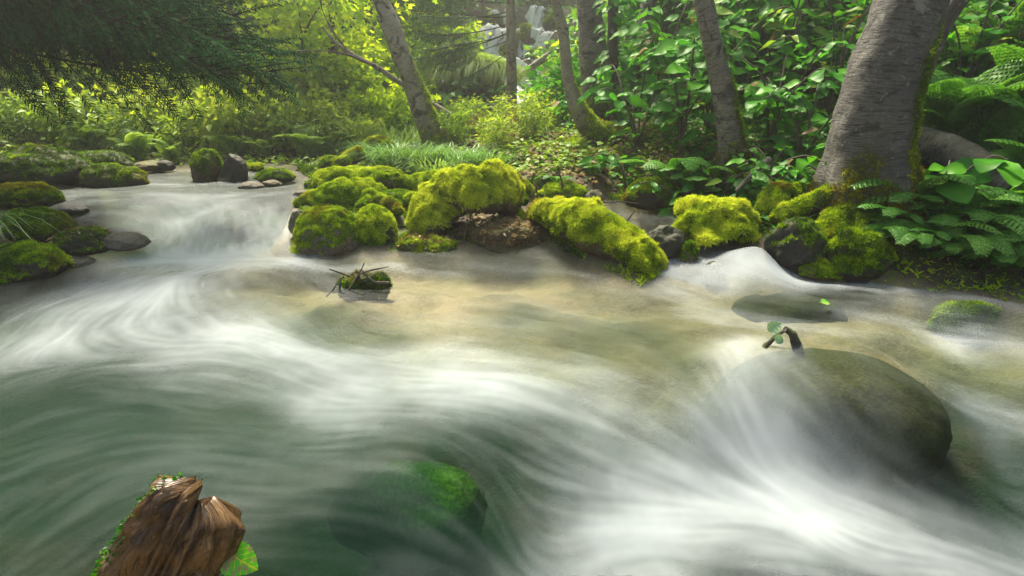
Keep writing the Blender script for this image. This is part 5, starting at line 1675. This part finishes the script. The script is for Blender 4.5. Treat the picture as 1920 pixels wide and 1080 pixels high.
for i, (kd, px, Y, s, lab) in enumerate((
        ('bank', 640, 10.0, 1.0, 'round yellow-green bush left of the leaning trunk foot'), ('maple', 700, 10.3, .9, 'pale bush behind the old stump'), ('maple', 760, 11, .9, 'misty bush left of the leaning trunk'), ('lance', 690, 9.2, .5, 'low narrow-leaved plants beside the old stump'),
        ('maple', 670, 11.6, 1.0, 'lime maple-leaved bush glowing below the fallen limb'), ('maple', 590, 11.9, 1.1, 'lime maple-leaved bush in front of the dead stump'), ('maple', 730, 13.4, 1.2, 'lime bush in the mist behind the leaning trunk'), ('bank', 550, 10.7, .95, 'tall yellow-green bush below the hemlock bough tips'),
        ('lance', 880, 9.4, .45, 'narrow-leaved thicket right of the leaning trunk'), ('dry', 900, 9.0, .42, 'dry brown stalks right of the leaning trunk'), ('lance', 950, 9.6, .45, 'narrow-leaved thicket under the thin conifer trunk'),
        ('dry', 985, 9.2, .42, 'dry brown stalks under the thin conifer trunk'), ('lance', 1020, 9.3, .5, 'narrow-leaved thicket left of the curved trunk'), ('bank', 1030, 10.6, .5, 'green bush before the lower cascade'), ('bank', 880, 11.2, .5, 'green bush below the grassy ledge'),
        ('right', 1060, 9.8, .9, 'green bush left of the thick pale birch'), ('bank', 830, 11.6, .45, 'small misty bush behind the leaning trunk'), ('lance', 850, 8.6, .45, 'low grassy bush at the foot of the leaning trunk'), ('dry', 960, 8.4, .45, 'dry litter stalks on the slope between leaning and curved trunks'), ('maple', 770, 12.8, .8, 'misty bush below the left chute'),
        ('lance', 1000, 8.3, .5, 'low narrow-leaved plants left of the curved foot'), ('lance', 930, 8.0, .4, 'sparse narrow-leaved plants behind the moss island'), ('bank', 1060, 11.8, .5, 'bush hiding the foot of the lower cascade'),
        ('right', 1180, 9.6, 1.0, 'bush behind the vine-wrapped trunk'), ('right', 1340, 8.8, 1.1, 'bush filling the shade left of the slender birch'), ('right', 1470, 8.6, 1.1, 'bush in the shade between the two near birches'), ('right', 1620, 7.6, 1.0, 'bush directly behind the massive birch'), ('right', 1720, 7.4, 1.0, 'bush right behind the slanting dark trunk'),
        ('right', 1830, 8.2, 1.1, 'bush in the shade behind the large ferns'), ('right', 1950, 7.0, 1.0, 'bush at the right border'), ('maple', 870, 16.5, 1.0, 'misty shrub on the cliff left of the falls'), ('maple', 1060, 16.5, 1.1, 'misty shrub on the cliff right of the falls'), ('maple', 980, 20.5, 1.2, 'misty shrub crowning the cliff above the falls'), ('maple', 800, 17, 1.2, 'misty shrub on the slope far left of the falls'), ('maple', 720, 18.5, 1.5, 'large misty shrub high on the slope'))):  # misty shrubs take the lime maple colour to brighten the background
    bush(kd, lab, px, Y, s, 700 + i, 'bushes between trunks and falls')

for i, (kd, px, Y, s, lab) in enumerate((('bank', -10, 9.4, .8, 'yellow-green bush at the left border above the big dark boulder'), ('lance', -90, 8.8, .8, 'narrow-leaved bush beyond the left border behind the big dark boulder'), ('dark', -130, 10.4, 1.2, 'shaded bush beyond the left border under the hemlock'), ('bank', -200, 9.2, 1.0, 'yellow-green bush beyond the left border beside the hemlock trunk'))):
    bush(kd, lab, px, Y, s, 760 + i, GB)

# pale dead stump in the maples
st_ = thing('dead_stump', 'pale broken dead stump glowing behind the maple leaves', 'stump')
tree_trunk(st_, 'stump', [(580, 205, 34), (580, 180, 28), (582, 150, 24), (584, 128, 14)], 13.2, 'bark_warm', moss_h=.2, bump=.03, flare=.3)

# ------------------------------------------------------------------ grass
for i, (px, Y, n, L, sp, lab) in enumerate(((745, 7.6, 420, .42, .30, 'thick green grass tuft left of the leaning trunk foot'), (790, 7.5, 420, .40, .28, 'thick grass tuft in the middle of the grass strip'), (860, 7.5, 420, .38, .30, 'grass tuft right of the leaning trunk foot'), (820, 7.2, 300, .30, .3, 'short grass tuft behind the arched log'), (915, 7.4, 200, .26, .3, 'thin grass tuft at the right end of the grass strip'),
                                            (760, 9.6, 260, .6, .5, 'misty grass tuft behind the leaning trunk'), (705, 8.2, 160, .35, .25, 'grass tuft beside the old stump'))):
    loc = on_land(px, Y)
    root = thing('grass_tuft', lab, 'grass', loc=loc, group='grass tufts on the moss island')
    V, F, at = grass_blades(n, L * 1.35, (sp, sp, 0), 800 + i, .014, .6, tint=.68)
    add('blades', mesh_np('blades', V, F, MAT['grass'], at, smooth=False), root, kind='stuff')
gl = P(-14, 425, z=.34)
root = thing('grass_tuft', 'long drooping grass blades hanging over the left mossy boulders', 'grass', loc=tuple(gl))
rr = np.random.default_rng(12)
for i in range(22):
    V, F, at = grass_blades(1, .52, (.08, .05, 0), 820 + i, .018, .95, toward=(1, -.35), tint=.45)
    add('blade', mesh_np('blade', V + [0, 0, -.04], F, MAT['grass'], at, smooth=False), root)

# ------------------------------------------------------------------ ground cover of the near banks
def scatter_land(n, seed, lo, hi, sdmin, sdmax, keep=None):
    r = np.random.default_rng(seed)
    q = lo + (np.array(hi) - lo) * r.random((n, 2))
    z, sd, _ = land_z(q)
    ok = (sd > sdmin) & (sd < sdmax)
    if keep is not None:
        ok &= keep(q, sd, r)
    q, z = q[ok], z[ok]
    return np.column_stack([q, z]), r


def away_from_falls(q, sd, r):
    ok = np.ones(len(q), bool)
    for c in FALL_C:
        for x, y, w in c[::2]:
            ok &= ~((np.abs(q[:, 1] - y) < .35) & (np.abs(q[:, 0] - x) < w * .9 + .12))
    near = (np.abs(q[:, 0] - .9) < 2.2) & (q[:, 1] > 14) & (q[:, 1] < 20.3)
    return ok & (~near | (r.random(len(q)) < .75))


def ground_stuff():
    # moss carpet
    p, r = scatter_land(170000, 1, np.array([-3.0, 3.6]), (5.6, 8.2), 0.0, 1.7, lambda q, sd, r: (fbm(q * 2.2, 3, 55) + .35 * r.random(len(q)) > .12 + .3 * (sd - .6)) & ((q[:, 0] < 2.5) | (q[:, 1] > 5) | (r.random(len(q)) < .12)))
    n = len(p)
    tin = np.clip(.48 + .35 * fbm(p * 2.5, 3, 56) + .1 * r.standard_normal(n), .05, 1)
    Vs, Fs, T = [], [], []
    hump = .5 * fbm(p[:, :2] * 7, 2, 57)
    p[:, 2] += .03 * hump + .012
    for k in range(2):
        d = norm(r.standard_normal((n, 3)) * [1, 1, .25] + [0, 0, .55])
        L = .034 * (.6 + .8 * r.random(n))
        sdv = norm(np.cross(d, r.standard_normal((n, 3)))) * (L * .22)[:, None]
        Vs.append(np.stack([p - sdv - [0, 0, .01], p + sdv - [0, 0, .01], p + d * L[:, None]], 1).reshape(-1, 3))
        Fs.append(np.arange(3 * n).reshape(-1, 3) + 3 * n * k)
        T.append(np.stack([tin - .2, tin - .2, tin + .05], 1).ravel())
    at = {'tint': np.clip(np.concatenate(T), 0, 1), 'brown': np.zeros(6 * n)}
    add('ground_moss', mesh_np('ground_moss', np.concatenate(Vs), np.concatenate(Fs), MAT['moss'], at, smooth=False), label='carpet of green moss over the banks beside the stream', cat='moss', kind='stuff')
    # small leaves
    for nm, lab, mt, cnt, lo, hi, s0, s1, L0, tn, seed in (('ground_cover', 'small leafy ground cover on the right bank', 'leaf_right', 18000, (1.9, 4.2), (7.5, 10), .3, 9, .075, .4, 2), ('ground_cover', 'yellowish seedlings and creeping leaves on the sunlit banks', 'leaf_bank', 22000, (-8, 6.5), (4, 13.5), .2, 9, .075, .55, 3),
                                                           ('leaf_litter', 'brown leaf litter strewn over the banks', 'dry', 9000, (-1, 5.2), (5, 9.5), .12, 9, .07, .4, 4)):
        p, r = scatter_land(cnt, seed, np.array(lo), hi, s0, s1)
        n = len(p)
        an = r.random(n) * 6.28
        up = .35 if nm == 'leaf_litter' else 1.0
        p[:, 2] += .02 + (.10 * r.random(n) ** 2 if nm != 'leaf_litter' else .01 * r.random(n))
        D = np.column_stack([np.cos(an), np.sin(an), .1 - .4 * r.random(n)])
        U = np.array([-.1, -.4, 1.0]) + .35 * r.standard_normal((n, 3))
        L = L0 * (.6 + .8 * r.random(n))
        V, F, at = leaf_cloud(p, D, U, L, L * .65, np.clip(tn + .3 * (r.random(n) - .5), 0, 1), 'simple')
        add(nm, mesh_np(nm, V, F, MAT[mt], at, smooth=False), label=lab, cat='leaves' if nm == 'leaf_litter' else 'plants', kind='stuff')
    # hillside foliage mass behind everything
    p, r = scatter_land(60000, 6, np.array([-18., 12.5]), (18, 27), 0, 99, away_from_falls)
    n = len(p)
    an = r.random(n) * 6.28
    nf = (np.abs(p[:, 0] - .9) < 2.6) & (p[:, 1] > 14)
    p[:, 2] += np.where(nf, .22, .6) * r.random(n) * (1 + .8 * vnoise(p[:, :2] * 1.1, 5))
    L = .22 * (.6 + .8 * r.random(n))
    V, F, at = leaf_cloud(p, np.column_stack([np.cos(an), np.sin(an), -.4 * r.random(n)]), np.array([-.1, -.6, 1.0]) + .4 * r.standard_normal((n, 3)), L, L * .6, .45 + .3 * (r.random(n) - .5) + .25 * fbm(p[:, :2] * .8, 2, 4), 'simple')
    add('hillside_undergrowth', mesh_np('hillside_undergrowth', V, F, MAT['leaf_fern'], at, smooth=False), label='green undergrowth covering the hillside behind the trees', cat='plants', kind='stuff')


ground_stuff()

# ------------------------------------------------------------------ fallen wood, twigs, leaves
pole('fallen_birch_log', 'fallen birch log with peeling bark lying behind the ferns at right edge', [(1720, 262, 60), (1790, 292, 66), (1850, 335, 72), (1930, 385, 74), (2030, 440, 74)], 4.75, 'bark_big', 'log', ns=28, n=70, bump=.02, moss=.3, Ys=[5.6, 5.3, 5.0, 4.75, 4.5])
pole('pale_stick', 'pale birch stick leaning on the yellow moss mound', [(1380, 358, 9), (1408, 330, 12), (1425, 312, 13), (1442, 300, 14)], 5.3, 'bark_birch', 'stick', moss=0, dY=.25)
pole('root', 'brown surface root between slender birch foot and pale stick', [(1352, 345, 10), (1376, 332, 9), (1404, 328, 7), (1430, 320, 4)], 5.75, 'twig', 'root')
for i, (pts, Y, lab) in enumerate((([(1046, 318, 3), (1054, 345, 4), (1048, 368, 3)], 6.05, 'bent grey twig hanging over the side pool'), ([(1050, 345, 3), (1075, 358, 2)], 6.05, 'short side twig over the side pool'), ([(1005, 345, 3), (1008, 368, 3), (1016, 386, 2)], 6.0, 'thin upright twig left of the side pool'),
                                   ([(866, 466, 4), (872, 440, 4), (876, 420, 2)], 5.25, 'thin stick standing in the debris mound'), ([(890, 430, 2), (905, 415, 3), (930, 400, 2)], 5.4, 'twig lying on the debris mound'), ([(940, 440, 2), (925, 425, 3), (915, 410, 2)], 5.3, 'second twig lying on the debris mound'),
                                   ([(1395, 350, 3), (1402, 300, 2)], 5.5, 'thin stem beside the pale stick'), ([(1110, 262, 6), (1135, 285, 4), (1150, 300, 3)], 7.3, 'dead root twig under the curved foot'), ([(1150, 270, 4), (1160, 250, 4), (1180, 235, 3)], 7.3, 'dead branchlet beside the curved foot'),
                                   ([(1090, 385, 3), (1150, 378, 3), (1200, 382, 2)], 5.75, 'thin twig lying along the side pool shore'), ([(1190, 395, 3), (1170, 425, 4), (1178, 440, 5)], 5.2, 'twig caught between moss log and side cascade'),
                                   ([(1640, 522, 5), (1665, 518, 6), (1690, 528, 4)], 4.3, 'brown twig at the waterline under the ferns'), ([(1585, 518, 7), (1575, 524, 6), (1560, 528, 3)], 4.35, 'short brown stick on the waterline ledge'),
                                   ([(1770, 500, 4), (1850, 520, 5), (1925, 545, 5)], 4.2, 'bare stem lying under the ferns at the right edge'))):
    pole('twig', lab, pts, Y, 'twig', 'twig', n=16, ns=6, bump=.002, moss=.1)
# twigs on the mid stream stone
for i, (pts, dys, lab) in enumerate((([(618, 505, 4), (640, 512, 5), (650, 516, 4)], 0, 'leftmost twig of the twig-covered stone'), ([(640, 520, 4), (637, 540, 5), (635, 552, 4)], -.1, 'pale upright twig on the left of the twig-covered stone'), ([(655, 545, 3), (668, 520, 4), (690, 508, 4), (730, 500, 3)], 0, 'long twig reaching right over the twig-covered stone'),
                                     ([(680, 508, 4), (700, 528, 6), (730, 530, 4)], -.05, 'curved dark twig on the right of the twig-covered stone'), ([(683, 492, 3), (676, 508, 3), (650, 550, 3)], -.08, 'thin grey twig slanting across the twig-covered stone'), ([(612, 556, 4), (622, 546, 4), (634, 530, 3)], -.1, 'twig trailing in water at the lower left of the twig-covered stone'))):
    base_y = P(675, 545, z=-.05)[1]
    pole('twig', lab, pts, base_y + dys, 'twig', 'twig', n=16, ns=6, bump=.003, moss=0)


def make_stump_wood():
    k = M('wet_orange_brown_wood')
    uv = k.n('UVMap').outputs[0]
    co = k.n('TexCoord').outputs['Object']
    g = k.noise(k.map(uv, (42, 5, 1)), 1.0, 6, 0.7, 0.8)
    g2 = k.noise(k.map(uv, (120, 12, 1)), 1.0, 4, 0.6, 0.4)
    b = k.noise(co, 7, 4)
    col = k.ramp(g, [(0.30, (0.02, 0.010, 0.005)), (0.45, (0.075, 0.038, 0.013)), (0.60, (0.20, 0.115, 0.04)), (0.78, (0.36, 0.25, 0.13))])
    col = k.mixc(k.ramp(b, [(0.45, 0.0), (0.65, 0.7)]), col, (0.22, 0.10, 0.015), 'MIX')
    col = k.mixc(k.ramp(g2, [(0.34, 0.8), (0.46, 0.0)]), col, (0.03, 0.016, 0.008))
    h = k.math('ADD', g, k.math('MULTIPLY', g2, 0.5))
    b_ = k.n('BsdfPrincipled', i_Base_Color=col, i_Roughness=k.ramp(b, [(0.35, 0.14), (0.6, 0.4)]), i_Normal=k.bump(h, 1.0, 0.035))
    return k.done(b_.outputs[0])


MAT['stump_wood'] = make_stump_wood()


def build_log_stump():
    """splintered log end rising from the water at bottom left"""
    a, b = P(212, 1250, z=-.32), P(378, 925, Y=1.46)
    c = a.copy()
    n, ns = 90, 96
    t = np.linspace(0, 1, n)
    ax = norm(b - a)
    Ln = np.linalg.norm(b - a)
    sx = np.array([1.0, 0, 0]) - ax * ax[0]      # to the right
    sx = norm(sx)
    up = np.cross(sx, ax)
    th = np.linspace(0, 2 * math.pi, ns, endpoint=False)
    # cross-section: two lobes with a groove between
    R = .125 * (1 + .30 * np.cos(2 * (th)) ) * (1 - .20 * np.exp(-((th - 1.15) / .22) ** 2) - .12 * np.exp(-((th - 2.0) / .2) ** 2))
    R = R * (1 + .05 * fbm(np.column_stack([np.cos(th) * 3, np.sin(th) * 3]), 3, 4))
    endl = .95 + .085 * fbm(np.column_stack([np.cos(th) * 2.6 + 5, np.sin(th) * 2.6]), 5, 14, .65) - .06 * np.exp(-((th - 1.15) / .3) ** 2) + .05 * np.cos(th - 2.1)
    V, uv = [], []
    for i in range(n):
        s = t[i] * Ln * endl
        rr_ = R * (1.12 - .22 * t[i]) * min(1, math.sqrt(max(0, (1 - t[i]) * 16 + .10)))
        V.append(a - c + ax * s[:, None] + sx * (np.cos(th) * rr_)[:, None] + up * (np.sin(th) * rr_)[:, None])
        uv.append(np.column_stack([th / (2 * math.pi) * .75, s]))
    V, uv = np.concatenate(V), np.concatenate(uv)
    gr = fbm(np.column_stack([uv[:, 0] * 42, uv[:, 1] * 5]), 4, 8)
    V += (.024 * gr * np.repeat(np.minimum(1, (1 - t) * 12), ns) + .010 * fbm(V * 16, 4, 21))[:, None] * norm((np.cos(np.tile(th, n))[:, None] * sx + np.sin(np.tile(th, n))[:, None] * up))
    i, j = np.meshgrid(np.arange(n - 1), np.arange(ns), indexing='ij')
    q0, q1 = i * ns + j, i * ns + (j + 1) % ns
    F = np.stack([q0, q1, q1 + ns, q0 + ns], -1).reshape(-1, 4)
    F = np.vstack([F[:, [0, 1, 2]], F[:, [0, 2, 3]]])
    V = np.vstack([V, V[-ns:].mean(0)])
    uv = np.vstack([uv, [[.3, Ln]]])
    m = (n - 1) * ns
    jj = np.arange(ns)
    F = np.vstack([F, np.column_stack([np.full(ns, len(V) - 1), m + jj, m + (jj + 1) % ns])])
    N = vnormals(V, F)
    if (N * V).sum() < 0:
        F = F[:, ::-1]
        N = -N
    root = thing('log_stump', 'wet orange-brown splintered log end rising at bottom left', 'log', loc=tuple(c))
    add('wood', mesh_np('wood', V, F, MAT['stump_wood'], None, uv=uv), root)
    # green leafy moss on the left flank
    cth = np.append(np.tile(np.cos(th - .25), n), 0)
    mask = sstep(-.50, -.85, cth) * sstep(-.25, .15, fbm(V * 14, 3, 3) + .1)
    f = np.where(mask[F].mean(1) > .3)[0]
    r = np.random.default_rng(3)
    f = r.choice(f, 1600)
    w = r.dirichlet((1, 1, 1), 1600)
    p = (V[F[f]] * w[..., None]).sum(1)
    nn = N[F[f]].mean(1)
    L = .012 * (.6 + .9 * r.random(1600))
    v, ff, at = leaf_cloud(p + nn * .003, norm(r.standard_normal((1600, 3)) + nn * .8), nn + .5 * r.standard_normal((1600, 3)), L, L * .7, np.clip(.4 + .25 * r.standard_normal(1600), 0, 1), 'simple')
    add('liverwort', mesh_np('liverwort', v, ff, MAT['leaf_right'], at, smooth=False), root, kind='stuff', label='small dark green leafy moss on the left flank')


build_log_stump()


def make_floating_leaf():
    k = M('yellow_veined_green_leaf')
    co = k.n('TexCoord').outputs['Object']
    sp = k.n('SeparateXYZ')
    k.set(sp.inputs[0], co)
    ay = k.math('ABSOLUTE', sp.outputs[1])
    mid = k.math('LESS_THAN', ay, 0.018)
    saw = k.math('FRACT', k.math('MULTIPLY', k.math('SUBTRACT', sp.outputs[0], k.math('MULTIPLY', ay, .8)), 6.0))
    vein = k.math('MAXIMUM', mid, k.math('LESS_THAN', saw, 0.10))
    blot = k.ramp(k.noise(co, 4.5, 4), [(0.50, 0.0), (0.60, 1.0)])
    col = k.mixc(vein, (0.10, 0.55, 0.012), (0.55, 0.62, 0.03))
    col = k.mixc(blot, col, (0.30, 0.27, 0.09))
    d = k.n('BsdfPrincipled', i_Base_Color=col, i_Roughness=.35)
    t = k.n('BsdfTranslucent', i_Color=col)
    return k.done(k.mixs(.25, d.outputs[0], t))


MAT['float_leaf'] = make_floating_leaf()


def float_leaf(name, label, px, py, Y, size, D, U, mat):
    n = 22
    t = np.linspace(0, 1, n)
    hw = .40 * np.sin(np.pi * t ** .7) ** .8
    V = []
    for i in range(n):
        sr = 1 + .06 * (i % 2)
        for s in (-1, -.5, 0, .5, 1):
            V.append([t[i], s * hw[i] * (sr if abs(s) == 1 else 1), -.18 * t[i] ** 2 + .22 * abs(s) * hw[i] + .03 * math.sin(i * 1.3 + s * 3)])
    F = []
    for i in range(n - 1):
        for k in range(4):
            a = i * 5 + k
            F += [[a, a + 1, a + 6], [a, a + 6, a + 5]]
    me = mesh_np(name, np.array(V), np.array(F), mat)
    V2, F2, uv, al = tube(np.array([[-.22, 0, .02], [0, 0, 0], [.3, 0, -.02]]), [.012, .016, .008], 6, cap=False)
    root = thing(name, label, 'leaf', loc=tuple(P(px, py, Y=Y)))
    m = leaf_matrix((0, 0, 0), D, U, size)
    add('blade', me, root, matrix=m)
    add('stalk', mesh_np('stalk', V2, F2, mat), root, matrix=m)


float_leaf('leaf', 'bright green leaf with yellow veins stuck beside the log end', 418, 1030, 1.40, .125, (.55, -.05, -.45), (-.1, -.75, .7), MAT['float_leaf'])
MAT['pale_leaf'] = leaf_material('pale_green_leaf', (0.25, 0.40, 0.22), (0.36, 0.50, 0.30), (0.5, 0.6, 0.4), .3, .05)
tw = P(1470, 630, z=.08)
root = thing('snag', 'short mossy twig snag sticking out of the washed boulder', 'twig', loc=tuple(tw))
for pts, rr_ in (([(-.10, 0, -.07), (-.04, 0, 0), (0, 0, .03)], .014), ([(.11, .02, -.12), (.05, 0, 0), (0, 0, .04)], .026)):
    V, F, uv, al = tube(spline(np.array(pts), 14), np.linspace(rr_, rr_ * .8, 14), 10, .006, 20)
    add('prong', mesh_np('prong', V, F, MAT['bark_dark'], {'moss': sstep(.0, .6, vnormals(V, F)[:, 2])}, uv=uv), root)
float_leaf('leaf', 'pale green leaf caught on the twig snag', 1440, 620, float(tw[1]) + .03, .085, (.5, 0, .35), (-.3, -.9, .5), MAT['pale_leaf'])
float_leaf('leaf', 'pale green leaf folded under the twig snag', 1452, 632, float(tw[1]) - .03, .07, (.7, 0, -.35), (.2, -.9, .5), MAT['pale_leaf'])
float_leaf('leaf', 'small vivid green leaf lying on the long olive rock', 1540, 567, float(P(1545, 567, z=.02)[1]), .07, (1, .2, 0), (0, -.5, 1), MAT['float_leaf'])

# ------------------------------------------------------------------ misty air
bm = bmesh.new()
bmesh.ops.create_cube(bm, size=1.0)
hz = bpy.data.meshes.new('haze')
bm.to_mesh(hz)
bm.free()
k = M('misty_air')
vol = k.n('VolumePrincipled', i_Density=0.0042, i_Anisotropy=0.6)
k.set(vol.inputs['Color'], (0.97, 0.98, 0.94))
k.set(k.out.inputs['Volume'], vol.outputs[0])
hz.materials.append(k.m)
haze = add('haze', hz, kind='stuff', label='thin bright mist filling the valley')
haze.scale = (100, 80, 19)
haze.location = (0, 6, 7.5)
